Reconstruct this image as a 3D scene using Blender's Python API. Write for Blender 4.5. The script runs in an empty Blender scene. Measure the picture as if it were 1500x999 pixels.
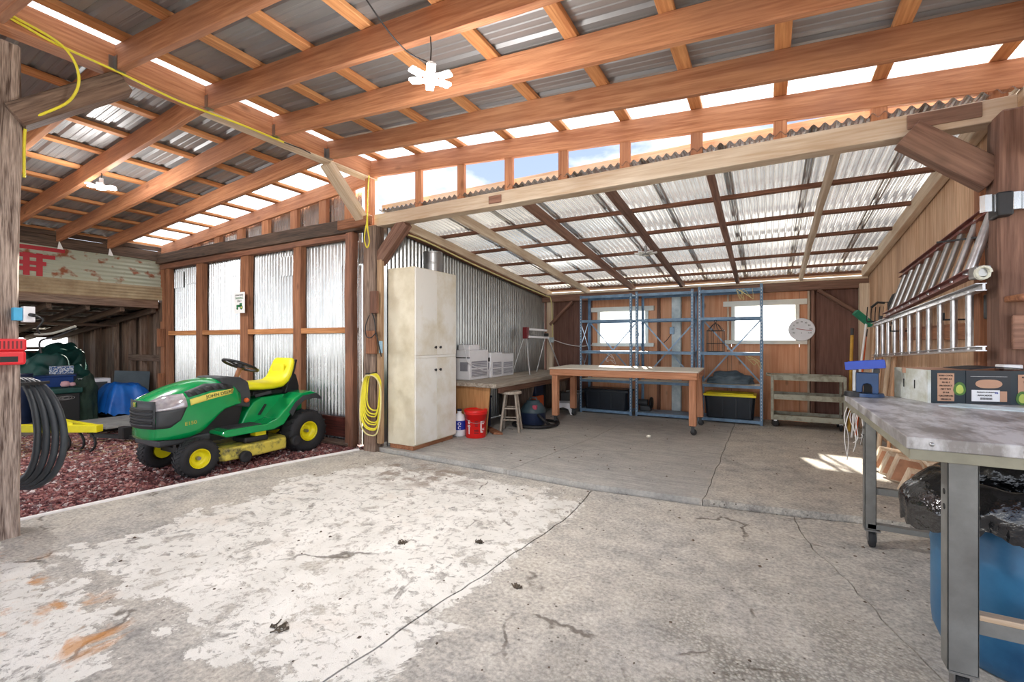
import bpy, math, random
from mathutils import Vector, Matrix, Euler, noise
random.seed(7)
PI = math.pi
S = bpy.context.scene
C = S.collection

# ---------------------------------------------------------------- camera
cd = bpy.data.cameras.new('camera'); cam = bpy.data.objects.new('camera', cd); C.objects.link(cam)
cd.sensor_width = 36.0; cd.lens = 36.0 * 667 / 1500; cd.clip_start = 0.05; cd.clip_end = 500
cam.location = (0, 0, 1.3); cam.rotation_euler = (PI / 2, 0, math.radians(29.3))
S.camera = cam

# ---------------------------------------------------------------- world, sun, exposure
wd = bpy.data.worlds.new('world'); S.world = wd; wd.use_nodes = True
wn = wd.node_tree; wn.nodes.clear()
def N(t, k, **kw):
    n = t.nodes.new(k)
    for a, b in kw.items(): setattr(n, a, b)
    return n
wo = N(wn, 'ShaderNodeOutputWorld'); bg = N(wn, 'ShaderNodeBackground'); bg.inputs[1].default_value = 1.0
tc = N(wn, 'ShaderNodeTexCoord'); sx = N(wn, 'ShaderNodeSeparateXYZ'); wn.links.new(tc.outputs['Generated'], sx.inputs[0])
gr = N(wn, 'ShaderNodeValToRGB'); wn.links.new(sx.outputs[2], gr.inputs[0])
e = gr.color_ramp.elements
e[0].position = 0.0; e[0].color = (2.6, 2.65, 2.7, 1)
e[1].position = 0.75; e[1].color = (0.20, 0.30, 0.58, 1)
k = e.new(0.15); k.color = (1.0, 1.08, 1.2, 1); k = e.new(0.30); k.color = (0.30, 0.37, 0.52, 1)
nz = N(wn, 'ShaderNodeTexNoise'); nz.inputs['Scale'].default_value = 3.4; nz.inputs['Detail'].default_value = 7; nz.inputs['Roughness'].default_value = .55
mp = N(wn, 'ShaderNodeMapping'); mp.inputs['Scale'].default_value = (1, 1, 2.4)
wn.links.new(tc.outputs['Generated'], mp.inputs[0]); wn.links.new(mp.outputs[0], nz.inputs['Vector'])
cr = N(wn, 'ShaderNodeValToRGB'); cr.color_ramp.elements[0].position = .47; cr.color_ramp.elements[1].position = .60
wn.links.new(nz.outputs[0], cr.inputs[0])
mx = N(wn, 'ShaderNodeMixRGB'); wn.links.new(cr.outputs[0], mx.inputs[0]); wn.links.new(gr.outputs[0], mx.inputs[1]); mx.inputs[2].default_value = (.72, .74, .78, 1)
wn.links.new(mx.outputs[0], bg.inputs[0]); wn.links.new(bg.outputs[0], wo.inputs[0])

sl = bpy.data.lights.new('sun', 'SUN'); sl.energy = 13.0; sl.angle = math.radians(1.2); sl.color = (1, .93, .82)
so = bpy.data.objects.new('sun', sl); C.objects.link(so)
sd = Vector((math.sin(math.radians(-17)), math.cos(math.radians(-17)), math.tan(math.radians(29)))).normalized()
so.rotation_euler = sd.to_track_quat('Z', 'Y').to_euler(); so.location = sd * 30

vs = S.view_settings; vs.view_transform = 'Standard'; vs.look = 'None'; vs.gamma = 1; vs.use_curve_mapping = False; vs.exposure = 1.08
LAMP_W = 20.0
LAMP_SIDE_W = 22.0

# ---------------------------------------------------------------- materials
def newmat(name):
    m = bpy.data.materials.new(name); m.use_nodes = True; t = m.node_tree; t.nodes.clear()
    o = N(t, 'ShaderNodeOutputMaterial'); b = N(t, 'ShaderNodeBsdfPrincipled'); t.links.new(b.outputs[0], o.inputs[0])
    return m, t, b
def c4(c): return (c[0], c[1], c[2], 1)
def srgb(*c):
    return tuple(((x / 255) / 12.92 if x / 255 <= .04045 else ((x / 255 + .055) / 1.055) ** 2.4) for x in c)
def mat(name, col, rough=.6, metal=0, var=.18, scale=6, bump=.05, stretch=(1, 1, 1), col2=None, lo=.35, hi=.65, coat=0, fine=60, spec=.5, rvar=0):
    m, t, b = newmat(name)
    tc = N(t, 'ShaderNodeTexCoord'); mp = N(t, 'ShaderNodeMapping'); mp.inputs['Scale'].default_value = stretch
    t.links.new(tc.outputs['Object'], mp.inputs[0])
    n = N(t, 'ShaderNodeTexNoise', noise_dimensions='4D'); n.inputs['Scale'].default_value = scale; n.inputs['Detail'].default_value = 6; n.inputs['Roughness'].default_value = .62
    oi = N(t, 'ShaderNodeObjectInfo'); mu = N(t, 'ShaderNodeMath', operation='MULTIPLY'); mu.inputs[1].default_value = 40
    t.links.new(oi.outputs['Random'], mu.inputs[0]); t.links.new(mu.outputs[0], n.inputs['W']); t.links.new(mp.outputs[0], n.inputs['Vector'])
    r = N(t, 'ShaderNodeValToRGB'); r.color_ramp.elements[0].position = lo; r.color_ramp.elements[1].position = hi
    if col2 is None:
        a = tuple(x * (1 - var) for x in col); d = tuple(min(1, x * (1 + var)) for x in col)
    else: a, d = col2, col
    r.color_ramp.elements[0].color = c4(a); r.color_ramp.elements[1].color = c4(d)
    t.links.new(n.outputs[0], r.inputs[0]); t.links.new(r.outputs[0], b.inputs['Base Color'])
    b.inputs['Roughness'].default_value = rough; b.inputs['Metallic'].default_value = metal; b.inputs['Coat Weight'].default_value = coat
    b.inputs['Specular IOR Level'].default_value = spec
    if rvar:
        mr = N(t, 'ShaderNodeMapRange'); mr.inputs[3].default_value = rough - rvar; mr.inputs[4].default_value = rough + rvar
        t.links.new(n.outputs[0], mr.inputs[0]); t.links.new(mr.outputs[0], b.inputs['Roughness'])
    if bump:
        n2 = N(t, 'ShaderNodeTexNoise'); n2.inputs['Scale'].default_value = fine; n2.inputs['Detail'].default_value = 4
        t.links.new(mp.outputs[0], n2.inputs['Vector'])
        bp = N(t, 'ShaderNodeBump'); bp.inputs['Strength'].default_value = bump; bp.inputs['Distance'].default_value = .02
        t.links.new(n2.outputs[0], bp.inputs['Height']); t.links.new(bp.outputs[0], b.inputs['Normal'])
    return m
_wc = {}
def wood(key, light, dark, axis='x', rough=.75, grain=1.0, knots=.5, bump=.25, vv=.22, dirt=None, dirtamt=.5):
    """wood with grain along a local axis"""
    kk = (key, axis)
    if kk in _wc: return _wc[kk]
    m, t, b = newmat('wood_' + key)
    tc = N(t, 'ShaderNodeTexCoord'); oi = N(t, 'ShaderNodeObjectInfo')
    add = N(t, 'ShaderNodeVectorMath', operation='ADD'); cmb = N(t, 'ShaderNodeCombineXYZ')
    mu = N(t, 'ShaderNodeMath', operation='MULTIPLY'); mu.inputs[1].default_value = 37
    t.links.new(oi.outputs['Random'], mu.inputs[0])
    for i in range(3): t.links.new(mu.outputs[0], cmb.inputs[i])
    t.links.new(tc.outputs['Object'], add.inputs[0]); t.links.new(cmb.outputs[0], add.inputs[1])
    mp = N(t, 'ShaderNodeMapping'); s = {'x': (.055, 1, 1), 'y': (1, .055, 1), 'z': (1, 1, .055)}[axis]
    mp.inputs['Scale'].default_value = tuple(v * grain for v in s)
    t.links.new(add.outputs[0], mp.inputs[0])
    n1 = N(t, 'ShaderNodeTexNoise'); n1.inputs['Scale'].default_value = 14; n1.inputs['Detail'].default_value = 7; n1.inputs['Roughness'].default_value = .6; n1.inputs['Distortion'].default_value = 1.2
    t.links.new(mp.outputs[0], n1.inputs['Vector'])
    n2 = N(t, 'ShaderNodeTexNoise'); n2.inputs['Scale'].default_value = 75; n2.inputs['Detail'].default_value = 4
    t.links.new(mp.outputs[0], n2.inputs['Vector'])
    mxn = N(t, 'ShaderNodeMix'); mxn.inputs[0].default_value = .4
    t.links.new(n1.outputs[0], mxn.inputs[2]); t.links.new(n2.outputs[0], mxn.inputs[3])
    r = N(t, 'ShaderNodeValToRGB'); r.color_ramp.elements[0].position = .38; r.color_ramp.elements[1].position = .62
    r.color_ramp.elements[0].color = c4(dark); r.color_ramp.elements[1].color = c4(light)
    t.links.new(mxn.outputs[0], r.inputs[0])
    # knots
    mk = N(t, 'ShaderNodeMapping'); mk.inputs['Scale'].default_value = {'x': (.45, 1, 1), 'y': (1, .45, 1), 'z': (1, 1, .45)}[axis]
    t.links.new(add.outputs[0], mk.inputs[0])
    vo = N(t, 'ShaderNodeTexVoronoi'); vo.inputs['Scale'].default_value = 3.6; t.links.new(mk.outputs[0], vo.inputs['Vector'])
    kr = N(t, 'ShaderNodeValToRGB'); kr.color_ramp.elements[0].position = .04; kr.color_ramp.elements[1].position = .11
    kr.color_ramp.elements[0].color = (knots, knots, knots, 1); kr.color_ramp.elements[1].color = (0, 0, 0, 1)
    t.links.new(vo.outputs['Distance'], kr.inputs[0])
    mx = N(t, 'ShaderNodeMixRGB'); t.links.new(kr.outputs[0], mx.inputs[0]); t.links.new(r.outputs[0], mx.inputs[1]); mx.inputs[2].default_value = c4(tuple(x * .35 for x in dark))
    last = mx
    if dirt:
        n3 = N(t, 'ShaderNodeTexNoise'); n3.inputs['Scale'].default_value = 2.2; n3.inputs['Detail'].default_value = 5
        t.links.new(mk.outputs[0], n3.inputs['Vector'])
        dr = N(t, 'ShaderNodeValToRGB'); dr.color_ramp.elements[0].position = .45; dr.color_ramp.elements[1].position = .65
        dr.color_ramp.elements[1].color = (dirtamt,) * 3 + (1,)
        t.links.new(n3.outputs[0], dr.inputs[0])
        m3 = N(t, 'ShaderNodeMixRGB'); t.links.new(dr.outputs[0], m3.inputs[0]); t.links.new(mx.outputs[0], m3.inputs[1]); m3.inputs[2].default_value = c4(dirt); last = m3
    hs = N(t, 'ShaderNodeHueSaturation'); mr = N(t, 'ShaderNodeMapRange'); mr.inputs[3].default_value = 1 - vv; mr.inputs[4].default_value = 1 + vv
    t.links.new(oi.outputs['Random'], mr.inputs[0]); t.links.new(mr.outputs[0], hs.inputs['Value']); t.links.new(last.outputs[0], hs.inputs['Color'])
    t.links.new(hs.outputs[0], b.inputs['Base Color']); b.inputs['Roughness'].default_value = rough
    bp = N(t, 'ShaderNodeBump'); bp.inputs['Strength'].default_value = bump; bp.inputs['Distance'].default_value = .01
    t.links.new(mxn.outputs[0], bp.inputs['Height']); t.links.new(bp.outputs[0], b.inputs['Normal'])
    _wc[kk] = m; return m
def W_orange(a='x'): return wood('orange', srgb(200, 142, 102), srgb(156, 98, 64), a, vv=.16, dirt=srgb(150, 102, 82), dirtamt=.45)
def W_purlin(a='x'): return wood('purlin', srgb(214, 154, 100), srgb(176, 112, 66), a, vv=.14)
def W_stud(a='x'): return wood('stud', srgb(172, 118, 84), srgb(118, 74, 50), a, vv=.15)
def W_red(a='x'): return wood('red', srgb(156, 108, 84), srgb(104, 66, 50), a, dirt=srgb(96, 72, 60))
def W_pale(a='x'): return wood('pale', srgb(236, 220, 198), srgb(206, 180, 150), a, knots=.35, dirt=srgb(160, 118, 84), dirtamt=.35)
def W_grey(a='x'): return wood('grey', srgb(150, 128, 112), srgb(74, 58, 50), a, bump=.8, grain=1.3, dirt=srgb(120, 84, 62))
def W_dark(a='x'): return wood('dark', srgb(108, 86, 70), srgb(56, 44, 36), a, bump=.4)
def W_silver(a='x'): return wood('silver', srgb(190, 180, 166), srgb(132, 118, 104), a, bump=.4, knots=.4)
def W_brown(a='x'): return wood('brown', srgb(150, 112, 94), srgb(100, 68, 54), a, bump=.4, dirt=srgb(150, 124, 104), dirtamt=.3)
def W_post(a='x'): return wood('post', srgb(202, 182, 168), srgb(84, 64, 54), a, bump=1.0, grain=2.2, knots=.8)
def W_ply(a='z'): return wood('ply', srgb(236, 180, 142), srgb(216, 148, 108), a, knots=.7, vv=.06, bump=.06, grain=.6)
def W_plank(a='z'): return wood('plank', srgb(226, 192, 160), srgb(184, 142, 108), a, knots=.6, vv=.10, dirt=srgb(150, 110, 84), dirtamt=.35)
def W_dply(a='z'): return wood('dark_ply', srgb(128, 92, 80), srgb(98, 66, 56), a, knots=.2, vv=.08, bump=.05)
def W_table(a='x'): return wood('table', srgb(214, 156, 120), srgb(176, 116, 82), a, knots=.5, vv=.08)
M = {}
M['galv'] = mat('galvanised', srgb(196, 199, 200), .26, .82, var=.16, scale=5, bump=.02, stretch=(2, 2, .5), rvar=.08)

M['roof'] = mat('roof_metal', srgb(152, 151, 150), .5, .4, var=.16, scale=1.5, bump=.02, stretch=(.3, 2, 2), rvar=.1)
M['galvdull'] = mat('galvanised_dull', srgb(150, 152, 151), .28, .9, var=.18, scale=9, bump=.03, stretch=(2.5, 2.5, .6))
M['steel'] = mat('steel', srgb(165, 165, 165), .35, .9, var=.15, bump=.02)
M['alu'] = mat('aluminium', srgb(200, 200, 202), .32, .85, var=.2, scale=12, bump=.03)
M['whiteplas'] = mat('white_plastic', srgb(236, 236, 240), .45, var=.05, bump=0)
M['cabpaint'] = mat('cabinet_paint', srgb(232, 230, 224), .6, var=.1, scale=2.5, bump=.03, col2=srgb(206, 196, 172), lo=.3, hi=.55)
M['cabside'] = mat('cabinet_side', srgb(226, 218, 196), .6, scale=3, bump=.03, col2=srgb(196, 184, 156), lo=.3, hi=.6)
M['black'] = mat('black_plastic', (.012, .012, .014), .5, var=.3, bump=.03)
M['rubber'] = mat('rubber', (.022, .022, .024), .75, var=.3, bump=.25, fine=120)
M['greyplas'] = mat('grey_plastic', (.045, .05, .055), .55, var=.2, bump=.03)
M['green'] = mat('mower_green', (.0, .32, .085), .22, var=.06, bump=0, coat=.6)
M['yellow'] = mat('yellow_paint', (.85, .74, .01), .35, var=.08, bump=0)
M['seat'] = mat('yellow_vinyl', (.88, .80, .01), .42, var=.05, bump=.05, fine=150)
M['deck'] = mat('deck_yellow', (.75, .62, .10), .55, scale=9, col2=(.10, .09, .05), lo=.36, hi=.52, bump=.06)
M['blue_steel'] = mat('blue_steel', srgb(120, 152, 182), .45, .1, scale=10, col2=srgb(88, 116, 144), bump=.03)
M['blue_steel_l'] = mat('blue_steel_pale', srgb(150, 176, 200), .45, .1, scale=10, bump=.03)
M['particle'] = mat('pale_board', srgb(226, 216, 200), .7, var=.08, bump=.05)
M['benchsteel'] = mat('bench_steel', srgb(140, 140, 136), .6, .25, scale=4, col2=srgb(108, 106, 102), bump=.03)
M['benchtop'] = mat('bench_top', srgb(204, 203, 204), .42, .3, scale=6, col2=srgb(142, 137, 134), lo=.40, hi=.58, bump=.05, stretch=(2, .8, 1), rvar=.15)
M['frame_paint'] = mat('window_paint', srgb(232, 228, 216), .6, var=.06, bump=.03)
M['pvc'] = mat('pvc', srgb(236, 232, 228), .5, var=.08, bump=.02)
M['red'] = mat('red_plastic', (.75, .012, .01), .4, var=.08, bump=0)
M['redtool'] = mat('red_tool', (.72, .02, .03), .4, var=.08, bump=0)
M['dkred'] = mat('dark_red', (.16, .01, .015), .5, var=.1, bump=0)
M['orange'] = mat('orange_plastic', (.72, .13, .03), .5, var=.08, bump=0)
M['yellowcord'] = mat('yellow_cord', (.80, .70, .04), .5, var=.1, bump=0)
M['palecord'] = mat('pale_cord', srgb(226, 214, 150), .5, var=.1, bump=0)
M['white'] = mat('white', srgb(240, 240, 240), .5, var=.02, bump=0)
M['ink'] = mat('ink', (.015, .015, .015), .6, var=.02, bump=0)
M['inkred'] = mat('red_ink', (.38, .015, .025), .6, var=.02, bump=0)
M['inkgreen'] = mat('green_ink', (.01, .16, .05), .6, var=.02, bump=0)
M['inkblue'] = mat('blue_ink', (.01, .03, .35), .6, var=.02, bump=0)
M['inkyellow'] = mat('yellow_ink', (.85, .75, .15), .6, var=.02, bump=0)
M['bluetarp'] = mat('blue_tarp', srgb(24, 108, 196), .45, scale=3, col2=srgb(14, 78, 160), bump=.05)
M['greentarp'] = mat('green_tarp', srgb(28, 86, 78), .55, scale=3, col2=srgb(14, 50, 46), bump=.05)
M['darkgreen'] = mat('dark_green_cloth', (.012, .03, .018), .8, var=.4, bump=.2)
M['bluetote'] = mat('blue_tote', (.01, .05, .22), .4, var=.1, bump=0)
M['navy'] = mat('navy', (.012, .022, .06), .45, var=.2, bump=.02)
M['toteblk'] = mat('tote_black', (.010, .016, .026), .4, var=.2, bump=.02)
M['barrel'] = mat('barrel_blue', srgb(60, 120, 160), .35, scale=2, col2=srgb(20, 70, 108), bump=.02)
M['bag'] = mat('bag_film', (.010, .010, .011), .12, var=.2, bump=.6, fine=14, spec=.9)
M['card'] = mat('card', srgb(196, 152, 124), .8, var=.08, bump=.03)
M['cardprint'] = mat('dark_card', srgb(14, 34, 44), .45, var=.25, bump=.01)
M['waxcard'] = mat('waxed_card', srgb(218, 222, 218), .5, scale=12, col2=srgb(180, 180, 160), bump=.06)
M['viseblue'] = mat('blue_enamel', srgb(36, 72, 178), .35, var=.12, bump=.01)
M['viseteal'] = mat('blue_teal', srgb(34, 66, 108), .4, var=.2, bump=.02)
M['broomgreen'] = mat('broom_green', srgb(40, 140, 110), .5, var=.15, bump=.1)
M['cart'] = mat('cart_paint', srgb(172, 172, 156), .55, .15, scale=9, col2=srgb(128, 124, 106), lo=.35, hi=.55, bump=.04)
M['rustboard'] = mat('rusty_tray', srgb(196, 170, 130), .6, scale=7, col2=srgb(120, 100, 78), bump=.03)
M['railred'] = mat('rail_red', srgb(150, 92, 84), .5, scale=10, col2=srgb(106, 64, 60), bump=.04)
M['ground'] = mat('ground', srgb(176, 168, 152), .95, scale=2, var=.15, bump=.3, fine=14)
M['bluegrey'] = mat('blue_grey_paint', srgb(226, 236, 238), .6, scale=8, col2=srgb(180, 198, 204), bump=.04)
M['stone'] = None

def stone_mat():
    m, t, b = newmat('red_gravel')
    tc = N(t, 'ShaderNodeTexCoord'); v = N(t, 'ShaderNodeTexVoronoi'); v.inputs['Scale'].default_value = 30
    t.links.new(tc.outputs['Object'], v.inputs['Vector'])
    s = N(t, 'ShaderNodeSeparateColor'); t.links.new(v.outputs['Color'], s.inputs[0])
    r = N(t, 'ShaderNodeValToRGB'); el = r.color_ramp.elements; r.color_ramp.interpolation = 'CONSTANT'
    el[0].position = 0; el[0].color = c4(srgb(118, 72, 72)); el[1].position = .9; el[1].color = c4(srgb(206, 190, 186))
    for p, c in ((.25, (150, 96, 92)), (.5, (96, 60, 62)), (.65, (176, 128, 120)), (.8, (132, 106, 104))): x = el.new(p); x.color = c4(srgb(*c))
    t.links.new(s.outputs[0], r.inputs[0]); t.links.new(r.outputs[0], b.inputs['Base Color']); b.inputs['Roughness'].default_value = .85
    return m
M['stone'] = stone_mat()

def glass_mat():
    m = bpy.data.materials.new('window_glass'); m.use_nodes = True; t = m.node_tree; t.nodes.clear()
    o = N(t, 'ShaderNodeOutputMaterial'); a = N(t, 'ShaderNodeBsdfTransparent'); g = N(t, 'ShaderNodeBsdfGlossy'); g.inputs['Roughness'].default_value = .05
    tl = N(t, 'ShaderNodeBsdfTranslucent'); tl.inputs[0].default_value = (.95, .97, 1, 1)
    f = N(t, 'ShaderNodeFresnel'); f.inputs[0].default_value = 1.45
    x = N(t, 'ShaderNodeMixShader'); t.links.new(f.outputs[0], x.inputs[0]); t.links.new(a.outputs[0], x.inputs[1]); t.links.new(g.outputs[0], x.inputs[2])
    y = N(t, 'ShaderNodeMixShader'); y.inputs[0].default_value = .22; t.links.new(x.outputs[0], y.inputs[1]); t.links.new(tl.outputs[0], y.inputs[2])
    t.links.new(y.outputs[0], o.inputs[0]); return m
M['glass'] = glass_mat()
def clear_mat():
    m = bpy.data.materials.new('clear_panel'); m.use_nodes = True; t = m.node_tree; t.nodes.clear()
    o = N(t, 'ShaderNodeOutputMaterial'); a = N(t, 'ShaderNodeBsdfTransparent'); a.inputs[0].default_value = (.9, .93, .96, 1)
    tl = N(t, 'ShaderNodeBsdfTranslucent'); tl.inputs[0].default_value = (.9, .93, .95, 1)
    y = N(t, 'ShaderNodeMixShader'); y.inputs[0].default_value = .4; t.links.new(a.outputs[0], y.inputs[1]); t.links.new(tl.outputs[0], y.inputs[2])
    t.links.new(y.outputs[0], o.inputs[0]); return m
M['clear'] = clear_mat()
def fibre_mat(name, tr, col):
    m, t, b = newmat(name); o = [n for n in t.nodes if n.type == 'OUTPUT_MATERIAL'][0]
    tc = N(t, 'ShaderNodeTexCoord'); n = N(t, 'ShaderNodeTexNoise'); n.inputs['Scale'].default_value = 2.5; n.inputs['Detail'].default_value = 6; t.links.new(tc.outputs['Object'], n.inputs[0])
    r = N(t, 'ShaderNodeValToRGB'); r.color_ramp.elements[0].position = .3; r.color_ramp.elements[1].position = .7
    r.color_ramp.elements[0].color = c4(tuple(x * .78 for x in col)); r.color_ramp.elements[1].color = c4(col); t.links.new(n.outputs[0], r.inputs[0])
    t.links.new(r.outputs[0], b.inputs['Base Color']); b.inputs['Roughness'].default_value = .2; b.inputs['Metallic'].default_value = .92
    tl = N(t, 'ShaderNodeBsdfTranslucent'); t.links.new(r.outputs[0], tl.inputs[0])
    x = N(t, 'ShaderNodeMixShader'); x.inputs[0].default_value = tr; t.links.new(b.outputs[0], x.inputs[1]); t.links.new(tl.outputs[0], x.inputs[2]); t.links.new(x.outputs[0], o.inputs[0]); return m
M['galvroof'] = fibre_mat('weathered_roof_sheet', .11, srgb(222, 223, 222))
M['sundiffuser'] = fibre_mat('added_sun_diffuser', .85, srgb(236, 240, 244))
def emit(name, col, st):
    m = bpy.data.materials.new(name); m.use_nodes = True; t = m.node_tree; t.nodes.clear()
    o = N(t, 'ShaderNodeOutputMaterial'); a = N(t, 'ShaderNodeEmission'); a.inputs[0].default_value = c4(col); a.inputs[1].default_value = st
    t.links.new(a.outputs[0], o.inputs[0]); return m
M['led'] = emit('led_panel', (1, .98, .95), 40)
M['ledoff'] = mat('led_off', srgb(200, 200, 190), .4, var=.05, bump=0)

def concrete(name, kind):
    m, t, b = newmat(name); L = t.links.new
    tc = N(t, 'ShaderNodeTexCoord'); P = tc.outputs['Object']
    def nz(sc, det=6, ro=.6, dist=0, vec=None):
        n = N(t, 'ShaderNodeTexNoise'); n.inputs['Scale'].default_value = sc; n.inputs['Detail'].default_value = det; n.inputs['Roughness'].default_value = ro; n.inputs['Distortion'].default_value = dist
        L(vec or P, n.inputs['Vector']); return n.outputs[0]
    def ramp(x, a, ca, d, cb):
        r = N(t, 'ShaderNodeValToRGB'); r.color_ramp.elements[0].position = a; r.color_ramp.elements[1].position = d
        r.color_ramp.elements[0].color = ca if len(ca) == 4 else c4(ca); r.color_ramp.elements[1].color = cb if len(cb) == 4 else c4(cb); L(x, r.inputs[0]); return r.outputs[0]
    def mth(op, a, b_=None, clamp=False):
        n = N(t, 'ShaderNodeMath', operation=op); n.use_clamp = clamp
        for i, v in enumerate((a, b_)):
            if v is None: continue
            if isinstance(v, (int, float)): n.inputs[i].default_value = v
            else: L(v, n.inputs[i])
        return n.outputs[0]
    def mixc(f, a, b_, mode='MIX'):
        n = N(t, 'ShaderNodeMixRGB', blend_type=mode)
        if isinstance(f, (int, float)): n.inputs[0].default_value = f
        else: L(f, n.inputs[0])
        for i, v in ((1, a), (2, b_)):
            if isinstance(v, tuple): n.inputs[i].default_value = c4(v)
            else: L(v, n.inputs[i])
        return n.outputs[0]
    sp = N(t, 'ShaderNodeSeparateXYZ'); L(P, sp.inputs[0]); X, Y = sp.outputs[0], sp.outputs[1]
    def box(v, a, d, soft):   # soft window a..d
        l = N(t, 'ShaderNodeMapRange'); l.inputs[1].default_value = a - soft; l.inputs[2].default_value = a + soft; L(v, l.inputs[0])
        h = N(t, 'ShaderNodeMapRange'); h.inputs[1].default_value = d - soft; h.inputs[2].default_value = d + soft; h.inputs[3].default_value = 1; h.inputs[4].default_value = 0; L(v, h.inputs[0])
        return mth('MULTIPLY', l.outputs[0], h.outputs[0])
    big = nz(1.1, 5); mid = nz(6, 7, .65); fine = nz(45, 6, .7); gritn = nz(160, 3, .7)
    base = ramp(mid, .32, srgb(150, 148, 146), .66, srgb(200, 196, 190))
    base = mixc(ramp(big, .4, (0, 0, 0), .65, (.55, .55, .55)), base, srgb(208, 201, 190))
    base = mixc(.55, base, ramp(fine, .33, srgb(110, 106, 100), .62, srgb(226, 222, 214)), 'OVERLAY')
    # pitted specks
    v = N(t, 'ShaderNodeTexVoronoi'); v.inputs['Scale'].default_value = 22; L(P, v.inputs['Vector'])
    spk = mth('MULTIPLY', ramp(v.outputs['Distance'], .10, (1, 1, 1), .19, (0, 0, 0)), ramp(nz(3.5), .5, (0, 0, 0), .62, (1, 1, 1)))
    base = mixc(spk, base, srgb(92, 84, 76))
    height = mth('ADD', mth('MULTIPLY', fine, .5), mth('MULTIPLY', gritn, .35))
    if kind == 'main':
        # exposed aggregate pebbles
        ag = mth('MULTIPLY', mth('MULTIPLY', box(X, -.55, .8, .4), box(Y, .6, 2.5, .5)), ramp(nz(2.3), .38, (0, 0, 0), .55, (1, 1, 1)))
        v2 = N(t, 'ShaderNodeTexVoronoi'); v2.inputs['Scale'].default_value = 75; L(P, v2.inputs['Vector'])
        s2 = N(t, 'ShaderNodeSeparateColor'); L(v2.outputs['Color'], s2.inputs[0])
        peb = ramp(s2.outputs[0], .1, srgb(136, 132, 122), .9, srgb(200, 196, 184))
        peb = mixc(ramp(v2.outputs['Distance'], .35, (0, 0, 0), .7, (.8, .8, .8)), peb, srgb(96, 88, 76))
        base = mixc(mth('MULTIPLY', ag, .75), base, peb)
        height = mth('SUBTRACT', height, mth('MULTIPLY', mth('MULTIPLY', ag, v2.outputs['Distance']), 1.3))
        # flaking white paint
        dn = nz(1.6, 8, .68, .6); d2 = mth('MULTIPLY', mth('SUBTRACT', dn, .5), 1.5)
        Xd = mth('ADD', X, d2); Yd = mth('ADD', Y, mth('MULTIPLY', mth('SUBTRACT', nz(2.1, 8, .7), .5), 1.1))
        m1 = mth('MULTIPLY', box(Xd, -3.75, -1.34, .10), box(Yd, 1.08, 3.55, .12))
        m2 = mth('MULTIPLY', box(Xd, -6, -2.3, .12), box(Yd, -3, .93, .05))
        pm = mth('MAXIMUM', m1, m2)
        hole = ramp(nz(5.5, 9, .74, .4), .39, (0, 0, 0), .45, (1, 1, 1)); hole2 = ramp(nz(17, 8, .78, .5), .40, (0, 0, 0), .45, (1, 1, 1))
        pf = mth('MULTIPLY', mth('MULTIPLY', ramp(pm, .45, (0, 0, 0), .5, (1, 1, 1)), hole), hole2)
        pc = ramp(nz(3.2, 5), .3, srgb(222, 218, 209), .7, srgb(242, 238, 230))
        pc = mixc(mth('MULTIPLY', ramp(nz(2.4, 4), .58, (0, 0, 0), .72, (1, 1, 1)), .22), pc, srgb(210, 186, 160))
        base = mixc(pf, base, pc)
        height = mth('ADD', height, mth('MULTIPLY', pf, .55))
        # hair cracks in the paint
        w = N(t, 'ShaderNodeTexVoronoi', feature='DISTANCE_TO_EDGE'); w.inputs['Scale'].default_value = 1.1
        ad = N(t, 'ShaderNodeMixRGB'); ad.inputs[0].default_value = .28; L(P, ad.inputs[1]); 
        nc = N(t, 'ShaderNodeTexNoise'); nc.inputs['Scale'].default_value = 3.5; nc.inputs['Detail'].default_value = 6; L(P, nc.inputs['Vector']); L(nc.outputs['Color'], ad.inputs[2]); L(ad.outputs[0], w.inputs['Vector'])
        ck = mth('MULTIPLY', ramp(w.outputs['Distance'], .004, (1, 1, 1), .011, (0, 0, 0)), ramp(nz(1.9), .52, (0, 0, 0), .58, (1, 1, 1)))
        base = mixc(mth('MULTIPLY', ck, .75), base, srgb(98, 88, 78)); height = mth('SUBTRACT', height, ck)
        # rust stains and dirt smears
        rs = mth('MULTIPLY', mth('MULTIPLY', box(X, -4.4, -2.35, .2), box(Y, -1, .98, .1)), ramp(nz(4.2, 6, .6, .5), .56, (0, 0, 0), .66, (1, 1, 1)))
        base = mixc(mth('MULTIPLY', rs, .75), base, srgb(206, 142, 72))
        ds = mth('MULTIPLY', mth('MULTIPLY', box(X, -3.6, -2.4, .3), box(Y, 3.1, 3.75, .15)), ramp(nz(4.5, 6), .48, (0, 0, 0), .58, (1, 1, 1)))
        base = mixc(mth('MULTIPLY', ds, .7), base, srgb(122, 100, 82))
    else:
        st = mth('MULTIPLY', box(X, -4.5, -.44, .04), .6)
        mp = N(t, 'ShaderNodeMapping'); mp.inputs['Scale'].default_value = (.5, 7, 1); L(P, mp.inputs[0])
        br = ramp(nz(6, 5, .6, 0, mp.outputs[0]), .35, srgb(146, 145, 143), .66, srgb(190, 187, 182))
        base = mixc(st, base, br)
    L(base, b.inputs['Base Color']); b.inputs['Roughness'].default_value = .85; b.inputs['Specular IOR Level'].default_value = .3
    bp = N(t, 'ShaderNodeBump'); bp.inputs['Strength'].default_value = .55; bp.inputs['Distance'].default_value = .012
    L(height, bp.inputs['Height']); L(bp.outputs[0], b.inputs['Normal'])
    return m
M['conc'] = concrete('concrete_main', 'main'); M['concbay'] = concrete('concrete_bay', 'bay')

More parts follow.
